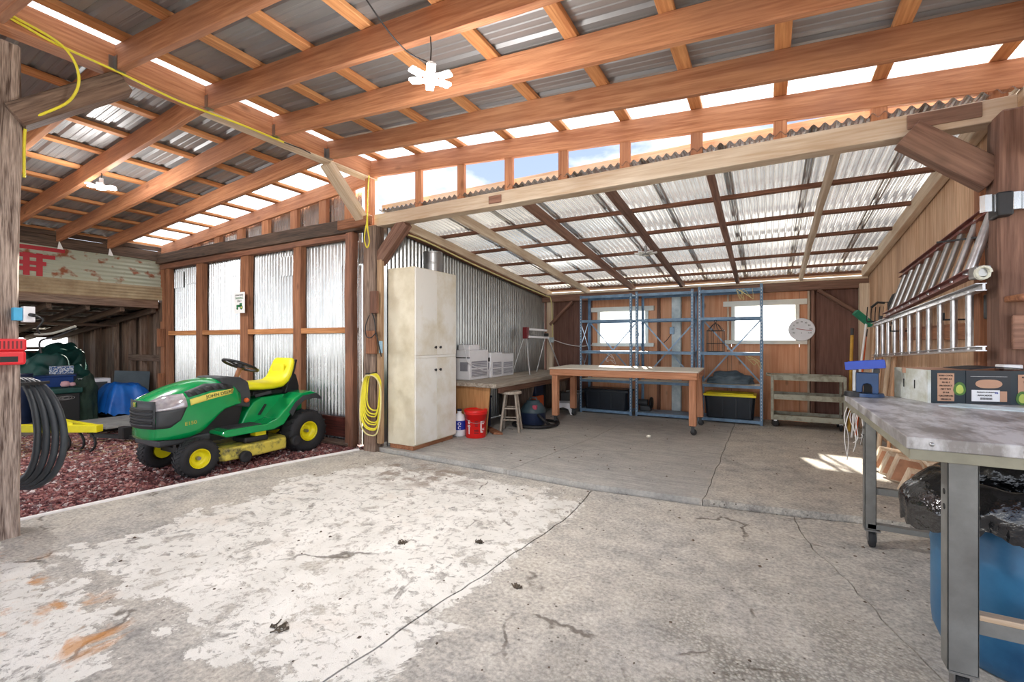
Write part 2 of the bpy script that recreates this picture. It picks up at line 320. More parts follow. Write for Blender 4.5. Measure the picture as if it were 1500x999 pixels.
def rust_sheet():
    m, t, b = newmat('rusty_sheet'); L = t.links.new
    tc = N(t, 'ShaderNodeTexCoord'); n = N(t, 'ShaderNodeTexNoise'); n.inputs['Scale'].default_value = 7; n.inputs['Detail'].default_value = 8; L(tc.outputs['Object'], n.inputs[0])
    r = N(t, 'ShaderNodeValToRGB'); r.color_ramp.elements[0].position = .56; r.color_ramp.elements[0].color = c4(srgb(172, 176, 158)); r.color_ramp.elements[1].position = .66; r.color_ramp.elements[1].color = c4(srgb(140, 84, 56))
    L(n.outputs[0], r.inputs[0]); L(r.outputs[0], b.inputs['Base Color']); b.inputs['Roughness'].default_value = .6; b.inputs['Metallic'].default_value = .2
    return m
M['rust'] = rust_sheet()

# ---------------------------------------------------------------- mesh building
WM = {}   # world matrix of each object
class MB:
    def __init__(s, M=None): s.v = []; s.f = []; s.sm = []; s.M = M
    def add(s, vs, fs, smooth=False):
        o = len(s.v)
        for p in vs:
            p = Vector(p); s.v.append(s.M @ p if s.M else p)
        for f in fs: s.f.append([i + o for i in f]); s.sm.append(smooth)
        return s
    def box(s, x0, x1, y0, y1, z0, z1):
        return s.add([(x0, y0, z0), (x1, y0, z0), (x1, y1, z0), (x0, y1, z0), (x0, y0, z1), (x1, y0, z1), (x1, y1, z1), (x0, y1, z1)],
                     [(0, 3, 2, 1), (4, 5, 6, 7), (0, 1, 5, 4), (1, 2, 6, 5), (2, 3, 7, 6), (3, 0, 4, 7)])
    def obox(s, m, sx, sy, sz):
        q = [m @ Vector((a * sx / 2, b * sy / 2, c * sz / 2)) for c in (-1, 1) for a, b in ((-1, -1), (1, -1), (1, 1), (-1, 1))]
        return s.add(q, [(0, 3, 2, 1), (4, 5, 6, 7), (0, 1, 5, 4), (1, 2, 6, 5), (2, 3, 7, 6), (3, 0, 4, 7)])
    def bar(s, p0, p1, w, h, up=(0, 0, 1)):
        p0 = Vector(p0); p1 = Vector(p1); return s.obox(frame(p0, p1, up, mid=True), (p1 - p0).length, w, h)
    def cyl(s, p0, p1, r0, r1=None, n=16, caps=True, smooth=True):
        r1 = r0 if r1 is None else r1
        p0 = Vector(p0); p1 = Vector(p1); m = frame(p0, p1); a = []; L = (p1 - p0).length
        for x, r in ((0, r0), (L, r1)):
            for i in range(n):
                t = 2 * PI * i / n; a.append(m @ Vector((x, r * math.cos(t), r * math.sin(t))))
        s.add(a, [(i, (i + 1) % n, n + (i + 1) % n, n + i) for i in range(n)], smooth)
        if caps: s.add(a[:n], [tuple(range(n))[::-1]]); s.add(a[n:], [tuple(range(n))])
        return s
    def tube(s, pts, r, n=8, closed=False):
        pts = [Vector(p) for p in pts]; rings = []; m = len(pts); up = None
        for i, p in enumerate(pts):
            a = pts[(i - 1) % m] if (i > 0 or closed) else p; b = pts[(i + 1) % m] if (i < m - 1 or closed) else p
            t = (b - a).normalized()
            if up is None: up = Vector((0, 0, 1)) if abs(t.z) < .9 else Vector((1, 0, 0))
            up = (up - t * up.dot(t)).normalized(); sd = t.cross(up)
            rings.append([p + (up * math.cos(2 * PI * k / n) + sd * math.sin(2 * PI * k / n)) * r for k in range(n)])
        return s.loft(rings, closed_path=closed)
    def loft(s, rings, closed_path=False, caps=True, smooth=True, ring_closed=True):
        n = len(rings[0]); m = len(rings); fs = []
        for i in range(m if closed_path else m - 1):
            j = (i + 1) % m
            for k in range(n if ring_closed else n - 1):
                l = (k + 1) % n; fs.append((i * n + k, i * n + l, j * n + l, j * n + k))
        s.add([p for r in rings for p in r], fs, smooth)
        if caps and not closed_path and ring_closed: s.add(rings[0], [tuple(range(n))[::-1]]); s.add(rings[-1], [tuple(range(n))])
        return s
    def lathe(s, prof, c=(0, 0, 0), axis='z', n=24, smooth=True, closed=False):
        c = Vector(c); rings = []
        for i in range(n):
            t = 2 * PI * i / n; r_ = []
            for r, h in prof:
                a, b = r * math.cos(t), r * math.sin(t)
                r_.append(c + Vector({'z': (a, b, h), 'x': (h, a, b), 'y': (b, h, a)}[axis]))
            rings.append(r_)
        return s.loft(rings, closed_path=True, smooth=smooth, ring_closed=closed)
    def prism(s, poly, h0, h1, axis='z'):
        def P(a, b, h): return {'z': (a, b, h), 'x': (h, a, b), 'y': (a, h, b)}[axis]
        n = len(poly); v = [P(a, b, h0) for a, b in poly] + [P(a, b, h1) for a, b in poly]
        return s.add(v, [tuple(range(n))[::-1], tuple(range(n, 2 * n))] + [(i, (i + 1) % n, n + (i + 1) % n, n + i) for i in range(n)])
    def grid(s, fn, nu, nv, smooth=True):
        v = [fn(i / nu, j / nv) for i in range(nu + 1) for j in range(nv + 1)]
        return s.add(v, [(i * (nv + 1) + j, (i + 1) * (nv + 1) + j, (i + 1) * (nv + 1) + j + 1, i * (nv + 1) + j + 1) for i in range(nu) for j in range(nv)], smooth)
    def build(s, name, m, parent=None, bevel=0, solid=0, subd=0, kind=None, label=None, loc=None):
        me = bpy.data.meshes.new(name)
        o = bpy.data.objects.new(name, me); C.objects.link(o)
        base = Matrix()
        if parent is not None: o.parent = parent; base = WM[parent.name]
        elif loc is not None: o.location = loc; base = Matrix.Translation(loc)
        inv = base.inverted(); WM[o.name] = base
        me.from_pydata([tuple(inv @ p) for p in s.v], [], s.f); me.polygons.foreach_set('use_smooth', s.sm); me.update()
        me.materials.append(m)
        if solid: md = o.modifiers.new('solid', 'SOLIDIFY'); md.thickness = solid; md.offset = 0
        if bevel: md = o.modifiers.new('bevel', 'BEVEL'); md.width = bevel; md.segments = 2; md.limit_method = 'ANGLE'
        if subd: md = o.modifiers.new('subd', 'SUBSURF'); md.levels = subd; md.render_levels = subd
        if kind: o['kind'] = kind
        if label: o['label'] = label
        return o
def frame(p0, p1, up=(0, 0, 1), mid=False):
    x = (p1 - p0).normalized(); u = Vector(up)
    if abs(x.dot(u.normalized())) > .98: u = Vector((0, 1, 0)) if abs(x.y) < .9 else Vector((1, 0, 0))
    y = u.cross(x).normalized(); z = x.cross(y)
    m = Matrix((x, y, z)).transposed().to_4x4(); m.translation = (p0 + p1) / 2 if mid else p0
    return m
def thing(name, label, cat, loc=(0, 0, 0), rz=0, group=None):
    o = bpy.data.objects.new(name, None); o.empty_display_size = .1; C.objects.link(o); o.location = loc; o.rotation_euler = (0, 0, rz)
    o['label'] = label; o['category'] = cat
    if group: o['group'] = group
    WM[o.name] = Matrix.Translation(loc) @ Matrix.Rotation(rz, 4, 'Z'); return o
def struct(name, label=None, loc=(0, 0, 0)):
    o = bpy.data.objects.new(name, None); C.objects.link(o); o['kind'] = 'structure'; o.location = loc
    if label: o['label'] = label
    WM[o.name] = Matrix.Translation(loc); return o
def tag(o, label, cat, group=None, kind=None):
    o['label'] = label; o['category'] = cat
    if group: o['group'] = group
    if kind: o['kind'] = kind
    return o
def beam(name, p0, p1, w, h, m, parent=None, up=(0, 0, 1), bevel=.005, wob=0, label=None):
    """board whose local X runs along its length (so the grain does too)"""
    p0 = Vector(p0); p1 = Vector(p1); fr = frame(p0, p1, up); L = (p1 - p0).length
    me = bpy.data.meshes.new(name); o = bpy.data.objects.new(name, me); C.objects.link(o)
    n = max(1, int(L / .35)) if wob else 1; v = []; f = []
    for i in range(n + 1):
        x = L * i / n; dy = wob * noise.noise(Vector((x * 1.3, p0.x + p0.y, 1))); dz = wob * noise.noise(Vector((x * 1.3, p0.y - p0.z, 7)))
        v += [(x, -w / 2 + dy, -h / 2 + dz), (x, w / 2 + dy, -h / 2 + dz), (x, w / 2 + dy, h / 2 + dz), (x, -w / 2 + dy, h / 2 + dz)]
    for i in range(n):
        for k in range(4):
            l = (k + 1) % 4; f.append((i * 4 + k, i * 4 + l, i * 4 + 4 + l, i * 4 + 4 + k))
    f = [tuple(reversed(q)) for q in f] + [(0, 1, 2, 3), (4 * n + 3, 4 * n + 2, 4 * n + 1, 4 * n)]
    f = [tuple(reversed(q)) for q in f]
    me.from_pydata(v, [], f); me.update(); me.materials.append(m)
    if bevel: md = o.modifiers.new('bevel', 'BEVEL'); md.width = bevel; md.segments = 1; md.limit_method = 'ANGLE'
    base = Matrix()
    if parent is not None: o.parent = parent; base = WM[parent.name]
    o.matrix_basis = base.inverted() @ fr; WM[o.name] = fr
    if label: o['label'] = label
    return o
def copy_tree(o, parent=None):
    c = o.copy(); C.objects.link(c); c.parent = parent
    for ch in list(o.children): copy_tree(ch, c)
    return c
def corr(p0, ud, vd, W, L, per, amp, nd, seg=8, nv=1):
    """corrugated sheet: waves across ud, ribs run along vd"""
    p0, ud, vd, nd = (Vector(a) for a in (p0, ud, vd, nd)); b = MB(); n = int(W / per * seg)
    def fn(i, j): return p0 + ud * (W * i) + vd * (L * j) + nd * (amp * math.sin(2 * PI * W * i / per))
    return b.grid(fn, n, nv)
def ribbed(p0, ud, vd, W, L, nd, pitch=.229, h=.019):
    p0, ud, vd, nd = (Vector(a) for a in (p0, ud, vd, nd)); b = MB(); pr = []; x = 0
    while x < W - .01:
        for dx, dz in ((0, 0), (.018, h), (.045, h), (.063, 0), (.105, 0), (.112, .004), (.125, .004), (.132, 0), (.165, 0), (.172, .004), (.185, .004), (.192, 0)):
            if x + dx <= W: pr.append((x + dx, dz))
        x += pitch
    pr.append((W, 0)); v = []
    for a, z in pr:
        for j in (0, 1): v.append(p0 + ud * a + vd * (L * j) + nd * z)
    return b.add(v, [(2 * i, 2 * i + 1, 2 * i + 3, 2 * i + 2) for i in range(len(pr) - 1)])
def text(s, size, m, parent, mtx, name='lettering', ext=.001, bold=0, align='CENTER', sx=1):
    c = bpy.data.curves.new(name, 'FONT'); c.body = s; c.size = size; c.extrude = ext; c.align_x = align; c.align_y = 'CENTER'; c.offset = bold; c.resolution_u = 2
    t = bpy.data.objects.new('tmp', c); C.objects.link(t); bpy.context.view_layer.update()
    me = bpy.data.meshes.new_from_object(t.evaluated_get(bpy.context.evaluated_depsgraph_get())); bpy.data.objects.remove(t)
    me.name = name; me.materials.clear(); me.materials.append(m)
    o = bpy.data.objects.new(name, me); C.objects.link(o); o.parent = parent
    M2 = mtx @ Matrix.Diagonal((sx, 1, 1, 1))
    o.matrix_basis = WM[parent.name].inverted() @ M2; WM[o.name] = M2; return o
def face(pos, right, up):
    """matrix: local X=right, Y=up, Z=out"""
    r = Vector(right).normalized(); u = Vector(up).normalized(); m = Matrix((r, u, r.cross(u))).transposed().to_4x4(); m.translation = pos; return m
def smooth_path(pts, n=6):
    pts = [Vector(p) for p in pts]; out = []
    for i in range(len(pts) - 1):
        a = pts[max(0, i - 1)]; b = pts[i]; c = pts[i + 1]; d = pts[min(len(pts) - 1, i + 2)]
        for k in range(n):
            t = k / n; out.append(.5 * ((2 * b) + (c - a) * t + (2 * a - 5 * b + 4 * c - d) * t * t + (3 * b - a - 3 * c + d) * t ** 3))
    out.append(pts[-1]); return out
def terp(y, tab):
    if y <= tab[0][0]: return tab[0][1]
    for (a, b), (c, d) in zip(tab, tab[1:]):
        if y <= c: return b + (d - b) * (y - a) / (c - a)
    return tab[-1][1]

# ================================================================ GROUND AND FLOORS
g = MB().add([(-60, -60, -.12), (60, -60, -.12), (60, 60, -.12), (-60, 60, -.12)], [(0, 1, 2, 3)]).build('ground', M['ground'])
g['kind'] = 'structure'
def wig(pts, amp, seed, step=.07):
    out = []
    for (a, b), (c, d) in zip(pts, pts[1:]):
        L = math.hypot(c - a, d - b); n = max(1, int(L / step)); nx, ny = -(d - b) / L, (c - a) / L
        for i in range(n):
            t = i / n; x = a + (c - a) * t; y = b + (d - b) * t; w = amp * (noise.noise(Vector((x * 4, y * 4, seed))) + .6 * noise.noise(Vector((x * 14, y * 14, seed))))
            out.append((x + nx * w, y + ny * w))
    out.append(pts[-1]); return out
def off(pl, d): return [(x + d, y) for x, y in pl]
STEP = wig([(-4.2, 3.90), (-2.2, 3.83), (-1.3, 3.79), (-.4, 3.87), (.16, 3.95), (.54, 4.02), (1.6, 4.12)], .012, 3)
def step_between(x0, x1): return [p for p in STEP if x0 < p[0] < x1]
J1 = wig([(-1.33, 3.79), (-1.29, 3.1), (-1.36, 2.3), (-1.47, 1.24), (-1.6, -3.5)], .018, 11)
J2 = wig([(.16, 3.95), (.25, 3.4), (.395, 2.98), (.468, 2.70), (.576, 2.36), (.85, 1.6), (1.3, .2), (1.9, -3.5)], .03, 5)
floor = struct('floor', 'worn concrete slab with flaking white paint and long cracks')
def slab(poly, z0, z1, m, par, nm='slab'): return MB().prism(poly, z0, z1).build(nm, m, par)
LE = [(-4.72, -3.5), (-4.72, .9), (-4.66, 1.6), (-4.5, 2.9), (-4.26, 3.85), (-4.2, 3.90)]
slab(LE[:1][::1] + [] + list(reversed(off(J1, -.005))) + list(reversed(step_between(-4.2, -1.34))) + list(reversed(LE[1:])), -.1, 0, M['conc'], floor)
slab(list(reversed(off(J2, -.004))) + list(reversed(step_between(-1.32, .15))) + off(J1, .005), -.1, 0, M['conc'], floor)
slab([(4.5, -3.5), (4.5, 4.12)] + list(reversed(step_between(.17, 1.65))) + off(J2, .004), -.1, 0, M['conc'], floor)
fb = struct('floor', 'raised grey concrete slab of the back bay')
JB1 = wig([(-2.2, 3.83), (-1.97, 5.7), (-1.9, 8.45)], .012, 21); JB2 = wig([(-.44, 3.87), (-.43, 8.45)], .016, 22)
ST2 = [(x, y + .034) for x, y in STEP]
def sb(x0, x1): return [p for p in ST2 if x0 < p[0] < x1]
slab([(-4.15, 3.935)] + sb(-4.15, -2.2) + off(JB1, -.003) + [(-4.15, 8.45)], -.1, .045, M['concbay'], fb)
slab(sb(-2.19, -.45) + off(JB2, -.003) + list(reversed(off(JB1, .003))), -.1, .045, M['concbay'], fb)
slab(sb(-.43, 1.6) + [(1.6, 8.45)] + list(reversed(off(JB2, .003))), -.1, .045, M['concbay'], fb)
# leaf litter, small stones and chips lying on the concrete
b = MB()
for i in range(420):
    x = random.uniform(-4, 1.2); y = random.uniform(1.1, 7.6); z = .0 if y < 3.78 else .045
    if 3.78 <= y < 4.15: continue
    s = random.choice((.004, .006, .006, .009, .013)); q = [(x + s * random.uniform(.5, 1.3) * math.cos(a), y + s * random.uniform(.5, 1.3) * math.sin(a), z) for a in (0, 1.3, 2.6, 3.9, 5.1)]
    b.add(q + [(x, y, z + s * .6)], [(k, (k + 1) % 5, 5) for k in range(5)])
tag(b.build('floor_debris', mat('debris', srgb(92, 76, 62), .9, var=.5, scale=20, bump=0)), 'scattered crumbs, leaf bits and small chips on the concrete floor', 'debris', kind='stuff')
b = MB()
for (x, y, r) in ((-1.93, 1.27, .055), (-1.15, 2.1, .02), (-2.05, 2.2, .035), (-1.62, 2.45, .028)):
    for k in range(26):
        a = random.uniform(0, 6.3); d = r * random.random() ** .5; l = random.uniform(.012, .03); t = random.uniform(0, 3.1)
        px, py = x + d * math.cos(a), y + d * math.sin(a) * .6
        b.bar((px, py, .003), (px + l * math.cos(t), py + l * math.sin(t), .006 + .008 * random.random()), .005, .003)
tag(b.build('dirt_clumps', mat('dirt', srgb(84, 74, 62), .95, var=.4, bump=0)), 'small clumps of dry dirt and grass on the painted slab', 'dirt', kind='stuff')

# red gravel bed
gb = MB()
def gz(x, y): return -.05 + .012 * noise.noise(Vector((x * 1.5, y * 1.5, 0)))
gb.grid(lambda i, j: (-14.5 + 10.1 * i, -3.5 + 7.75 * j, gz(-14.5 + 10.1 * i, -3.5 + 7.75 * j) - .012), 60, 46)
gbed = gb.build('gravel_bed', M['stone']); gbed['kind'] = 'structure'
gb = MB()
def edge_x(y): return terp(y, [(a[1], a[0]) for a in LE]) - .05
cnt = 0
while cnt < 15000:
    x = -4.45 - 5.3 * random.random() ** 1.25; y = random.uniform(.7, 4.1)
    if x > edge_x(y): continue
    cnt += 1; s = random.uniform(.008, .020) * (1 if x > -6.5 else 1.25); z = gz(x, y) + random.uniform(-.006, .006)
    q = []
    for dx, dy, dz in ((-1, -1, -1), (1, -1, -1), (1, 1, -1), (-1, 1, -1), (-.7, -.7, 1), (.7, -.7, 1), (.7, .7, 1), (-.7, .7, 1)):
        q.append(Vector((dx * random.uniform(.6, 1.3), dy * random.uniform(.6, 1.3), dz * random.uniform(.4, .8))))
    R = Matrix.Rotation(random.uniform(0, 6), 3, 'Z') @ Matrix.Rotation(random.uniform(-.5, .5), 3, 'X')
    gb.add([R @ p * s + Vector((x, y, z)) for p in q], [(4, 5, 6, 7), (0, 1, 5, 4), (1, 2, 6, 5), (2, 3, 7, 6), (3, 0, 4, 7)])
tag(gb.build('red_gravel', M['stone']), 'reddish crushed gravel filling the bed under the green mower', 'gravel', kind='stuff')
b = MB(); random.seed(3)
for i in range(260):
    x = random.uniform(-9.0, -6.2); y = random.uniform(1.3, 3.9); a = random.uniform(0, 3.1); l = random.uniform(.06, .18); z = gz(x, y) + .02
    b.bar((x, y, z), (x + l * math.cos(a), y + l * math.sin(a), z + .01), .003, .003)
tag(b.build('straw', mat('straw', srgb(196, 168, 118), .9, bump=0)), 'loose pale straw scattered over the gravel before the shed', 'straw', kind='stuff')
tag(MB().tube([(-4.76, .9, .0), (-4.73, 1.135, -.005), (-4.65, 1.8, 0), (-4.56, 2.4, 0), (-4.47, 2.95, 0), (-4.36, 3.4, 0), (-4.25, 3.84, 0)], .021, 10).build('pvc_pipe', M['pvc']), 'long white plastic pipe laid along the gravel edge', 'pipe')

# ================================================================ MAIN ROOF
ceil = struct('ceiling', 'open gable roof of orange timber under grey ribbed metal')
def zR(x): return 3.27 - .078 * (x + 4.15)
def zL(x): return 3.27 - .082 * (-4.25 - x)
RY = [-1.5, -.9, -.3, .3, .9, 1.5, 2.11, 2.71, 3.33, 3.95]
beam('girder', (-4.22, -2, 3.365), (-4.22, 4.05, 3.365), .15, .19, W_orange(), ceil, wob=.01)
beam('girder', (-4.22, 2.12, 3.262), (-4.22, 4.05, 3.262), .152, .012, W_pale(), ceil)  # thin pale skin: the lit look of the underside put into colour
for y in RY:
    h = .185
    beam('rafter', (-4.15, y, zR(-4.15) + h / 2), (1.75, y, zR(1.75) + h / 2), .05, h, W_orange(), ceil, wob=.006)
    if y < 3.9: beam('rafter', (-4.295, y, zL(-4.295) + h / 2), (-9.75, y, zL(-9.75) + h / 2), .05, h, W_orange(), ceil, wob=.006)
for i in range(10):
    x = .665 + .583 - .583 * i
    if x < -4.06: x = -4.06
    z = zR(x) + .185 + .02
    beam('purlin', (x, -2.1, z), (x, 4.35, z), .089, .038, W_purlin(), ceil, wob=.004)
beam('purlin', (1.78, -2.1, zR(1.78) + .205), (1.78, 4.35, zR(1.78) + .205), .089, .038, W_purlin(), ceil)
for i in range(10):
    x = -4.45 - .583 * i; z = zL(x) + .205
    beam('purlin', (x, -2.1, z), (x, 4.35, z), .089, .038, W_purlin(), ceil, wob=.004)
# metal sheets, ribs running down the slope, and a clear strip over the back edge
aR = math.hypot(1, .078); uR = Vector((1, 0, -.078)) / aR; nR = Vector((.078, 0, 1)) / aR
aL = math.hypot(1, .082); uL = Vector((-1, 0, -.082)) / aL; nL = Vector((-.082, 0, 1)) / aL
y = -2.2
while y < 3.6:
    w = min(.915, 3.70 - y)
    ribbed((-4.05, y, zR(-4.05) + .226), (0, 1, 0), uR, w, 6.1, nR).build('roof_sheet', M['roof'], ceil, solid=.0012)
    ribbed((-4.36, y, zL(-4.36) + .226), (0, 1, 0), uL, w, 5.6, nL).build('roof_sheet', M['roof'], ceil, solid=.0012)
    y += .915
ribbed((-4.05, 3.68, zR(-4.05) + .232), (0, 1, 0), uR, .7, 6.1, nR).build('clear_roof_sheet', M['clear'], ceil)
ribbed((-4.36, 3.68, zL(-4.36) + .232), (0, 1, 0), uL, .7, 5.6, nL).build('clear_roof_sheet', M['clear'], ceil)
MB().bar((-4.21, -2.2, 3.56), (-4.21, 4.3, 3.56), .46, .004).build('added_sun_diffuser', M['sundiffuser'], ceil)  # translucent sheet added over the open ridge gap to soften the sun streak
# joist hangers
for y in (1.5, 2.11, 2.71, 3.33):
    MB().box(-4.147, -4.10, y - .029, y - .0265, 3.27, 3.37).box(-4.147, -4.144, y - .06, y - .026, 3.27, 3.37).box(-4.147, -4.10, y - .029, y + .029, 3.262, 3.2655).build('joist_hanger', M['steel'], ceil)

# right side carrying beam, clerestory studs
beam('side_beam', (1.42, -2.2, 2.76), (1.42, 4.0, 2.76), .14, .17, W_pale(), ceil)
for i in range(9):
    x = .665 + .583 - .583 * i
    beam('clerestory_stud', (x, 3.955, 2.80), (x, 3.955, zR(x) + .01), .09, .045, W_orange(), ceil, up=(0, 1, 0))
beam('fascia_board', (-4.1, 4.07, 2.91), (1.5, 4.07, 2.91), .02, .09, W_pale(), ceil)

hb = beam('header_beam', (-4.05, 3.96, 2.722), (1.32, 3.96, 2.722), .14, .14, W_pale(), None, wob=.006)
tag(hb, 'long pale timber beam spanning the mouth of the back bay', 'beam')
hp = beam('worn_patch', (.80, 3.884, 2.735), (1.16, 3.884, 2.735), .012, .095, W_brown(), None); hp.parent = hb; hp.matrix_basis = WM[hb.name].inverted() @ WM[hp.name]
hp = beam('worn_patch', (-2.45, 3.884, 2.715), (-2.30, 3.884, 2.715), .012, .08, W_brown(), None); hp.parent = hb; hp.matrix_basis = WM[hb.name].inverted() @ WM[hp.name]

# ================================================================ POSTS
def post(name, x, y, w, d, z0, z1, m, label, wob=.012):
    fr = beam(name, (x, y, z0), (x, y, z1), d, w, m, None, up=(1, 0, 0), bevel=.012, wob=wob); tag(fr, label, 'post'); return fr
post('timber_post', -4.445, .945, .20, .20, -.1, 3.27, W_post(), 'weathered grey square timber post nearest the camera, red charger on it', .02)
post('timber_post', -4.10, 3.93, .19, .16, -.1, 2.66, W_grey(), 'old grey timber post between the mower and the white cabinet')
pr = post('timber_post', 1.32, 3.86, .24, .20, 0, 2.67, W_brown(), 'dark brown timber post at the right end of the pale beam')
post('timber_post', -4.20, 3.97, .09, .1, 2.66, 3.27, W_orange(), 'short orange post standing under the ridge girder', 0)
post('timber_post', -4.62, 4.05, .14, .1, -.08, 2.68, W_red(), 'reddish brown post at the right edge of the metal partition')
tag(beam('blocking', (-4.62, 3.86, 2.72), (-4.05, 3.84, 2.72), .05, .11, W_stud()), 'short wooden block nailed across the grey post top', 'block')
tag(beam('knee_brace', (-4.36, 1.02, 2.78), (-4.24, 1.56, 3.24), .15, .15, W_grey()), 'thick dark weathered brace from the front post to the ridge girder', 'brace')
tag(beam('knee_brace', (-4.22, 3.92, 2.70), (-4.22, 3.36, 3.25), .14, .09, W_pale()), 'pale wooden brace under the back end of the ridge girder', 'brace')
tag(beam('knee_brace', (-4.02, 3.94, 2.24), (-3.60, 3.94, 2.66), .10, .15, W_brown()), 'brown brace from the grey post to the pale beam', 'brace')
tag(beam('knee_brace', (1.22, 3.9, 2.30), (.80, 3.9, 2.66), .12, .17, W_brown()), 'dark brown brace under the right end of the pale beam', 'brace')
tag(beam('knee_brace', (1.36, 3.82, 2.42), (1.40, 3.1, 2.80), .12, .14, W_grey()), 'weathered brace rising forward from the right hand post', 'brace')

MB().box(-4.60, -3.94, 4.22, 4.24, -.05, 2.78).build('added_sun_stop', M['galvdull'], ceil)  # added sheet closing the slot by the post, keeps a sun streak out
# ================================================================ PARTITION BEHIND THE MOWER
wp = struct('wall_partition', 'corrugated metal partition on brown studs')
x = -9.6
while x < -4.75:
    corr((x, 4.21 + random.uniform(0, .006), -.06), (1, 0, 0), (0, 0, 1), min(.72, -4.62 - x), 3.3 if x > -5.2 else 3.06 + .082 * (x + 9.6), .0677, .0155, (0, 1, 0)).build('corrugated_sheet', M['galv'], wp)
    x += .66
for i, x in enumerate((-9.6, -8.95, -7.6, -6.3, -5.0)):
    corr((x, 4.192, 2.25 + .05 * (i % 3)), (1, 0, 0), (0, 0, 1), .6, .28, .0677, .0155, (0, 1, 0)).build('corrugated_sheet', M['galv'], wp)
for x, w in ((-9.56, .12), (-9.38, .10), (-8.31, .19), (-7.02, .20), (-5.75, .17)):
    beam('stud', (x, 4.13, 0), (x, 4.13, 2.62), .09, w, W_stud(), wp, up=(1, 0, 0), wob=.01)
beam('top_plate', (-9.6, 4.11, 2.635), (-4.68, 4.11, 2.665), .09, .09, W_red(), wp)
beam('weathered_header', (-9.68, 4.07, 2.775), (-4.3, 4.07, 2.765), .12, .17, W_dark(), wp, wob=.01)
for a, c in ((-9.33, -8.41), (-8.21, -7.12), (-6.92, -5.84), (-5.66, -4.70)):
    beam('middle_rail', (a, 4.12, 1.44), (c, 4.12, 1.435), .07, .075, W_purlin(), wp, wob=.01)
beam('sill_board', (-5.66, 4.13, .17), (-4.65, 4.13, .17), .05, .26, wood('rust_red', srgb(110, 50, 40), srgb(60, 28, 24)), wp)
beam('sill_board', (-9.6, 4.13, .12), (-5.75, 4.13, .12), .05, .2, W_dark(), wp)
beam('bottom_plate', (-5.7, 4.05, -.01), (-4.62, 4.05, -.01), .14, .04, W_grey(), wp)
for x in (-9.1, -8.46, -7.78, -7.15, -6.5, -5.83, -5.22, -4.72):
    beam('cripple_stud', (x, 4.12, 2.84), (x, 4.12, zL(x) + .1), .06, .15, W_orange(), wp, up=(1, 0, 0))
beam('end_rafter', (-9.7, 4.10, zL(-9.7) + .095), (-4.3, 4.10, zL(-4.3) + .095), .05, .19, W_orange(), wp)

sg = thing('parking_sign', 'small white sign with a green tractor on the partition stud', 'sign', (-7.0, 4.02, 1.7))
MB().box(-7.135, -6.865, 4.006, 4.012, 1.725, 2.04).build('plate', M['white'], sg)
F = lambda x, z, y=4.005: face((x, y, z), (1, 0, 0), (0, 0, 1))
text('JOHN DEERE', .036, M['ink'], sg, F(-7, 1.995)); text('PARKING', .050, M['inkgreen'], sg, F(-7, 1.95)); text('ONLY', .044, M['ink'], sg, F(-7, 1.905))
b = MB()
b.lathe([(.0, 4.003), (.034, 4.003), (.034, 4.006), (0, 4.006)], (-6.945, 0, 1.81), 'y', 16).lathe([(.0, 4.003), (.022, 4.003), (.022, 4.006), (0, 4.006)], (-7.05, 0, 1.797), 'y', 14)
b.box(-7.07, -6.97, 4.003, 4.006, 1.815, 1.85).box(-6.99, -6.93, 4.003, 4.006, 1.83, 1.875); b.build('tractor_picture', M['inkgreen'], sg)
MB().lathe([(0, 4.0015), (.014, 4.0015), (.014, 4.0028)], (-6.945, 0, 1.81), 'y', 12).build('tractor_wheel', M['inkyellow'], sg)

# ================================================================ LOW SHED ON THE LEFT
ws = struct('wall_shed', 'front of the low shed with a rusty corrugated panel over its opening')
beam('top_beam', (-9.62, -.5, 2.86), (-9.62, 4.2, 2.82), .12, .17, W_dark(), ws, wob=.01)
beam('top_beam', (-9.58, -.5, 2.97), (-9.58, 4.1, 2.95), .05, .07, W_dark(), ws)
b = corr((-9.60, -.5, 2.25), (0, 0, 1), (0, 1, 0), .54, 4.62, .0677, .008, (1, 0, 0)); b.build('rusty_panel', M['rust'], ws)
corr((-9.56, -.5, 2.03), (0, 0, 1), (0, 1, 0), .24, 4.64, .05, .005, (1, 0, 0)).build('lower_panel', mat('tan_sheet', srgb(176, 158, 126), .6, scale=4, col2=srgb(140, 120, 92), bump=.05), ws)
beam('opening_lintel', (-9.66, -.5, 1.98), (-9.66, 4.05, 1.96), .12, .15, W_grey(), ws, wob=.01)
for z0, y0, y1 in ((2.70, 1.9, 2.79), (2.58, 2.0, 2.68), (2.47, 2.0, 2.58), (2.38, 2.1, 2.54)):
    MB().box(-9.592, -9.588, y0, y1, z0 - .03, z0 + .03).build('red_paint_stripe', M['inkred'], ws, bevel=.0)
for y0 in (2.33, 2.47): MB().box(-9.591, -9.587, y0, y0 + .07, 2.28, 2.62).build('red_paint_stripe', M['inkred'], ws)
beam('corner_post', (-9.62, 4.16, -.05), (-9.62, 4.16, 2.9), .12, .14, W_dark(), ws, wob=.01)
beam('corner_board', (-9.5, 4.05, 1.2), (-9.5, 4.05, 1.52), .05, .12, W_stud(), ws)
beam('corner_board', (-9.5, 4.05, .3), (-9.5, 4.05, .72), .05, .10, W_stud(), ws)
for y_ in (2.71, 3.33): tag(MB().prism([(y_ - .02, 2.72), (y_ + .05, 2.72), (y_ + .0, 2.85)], -9.545, -9.54, 'x').build('metal_tie', M['white']), 'small white metal tie under the rafter end, %s of two on the shed beam' % ('left' if y_ < 3 else 'right'), 'bracket')
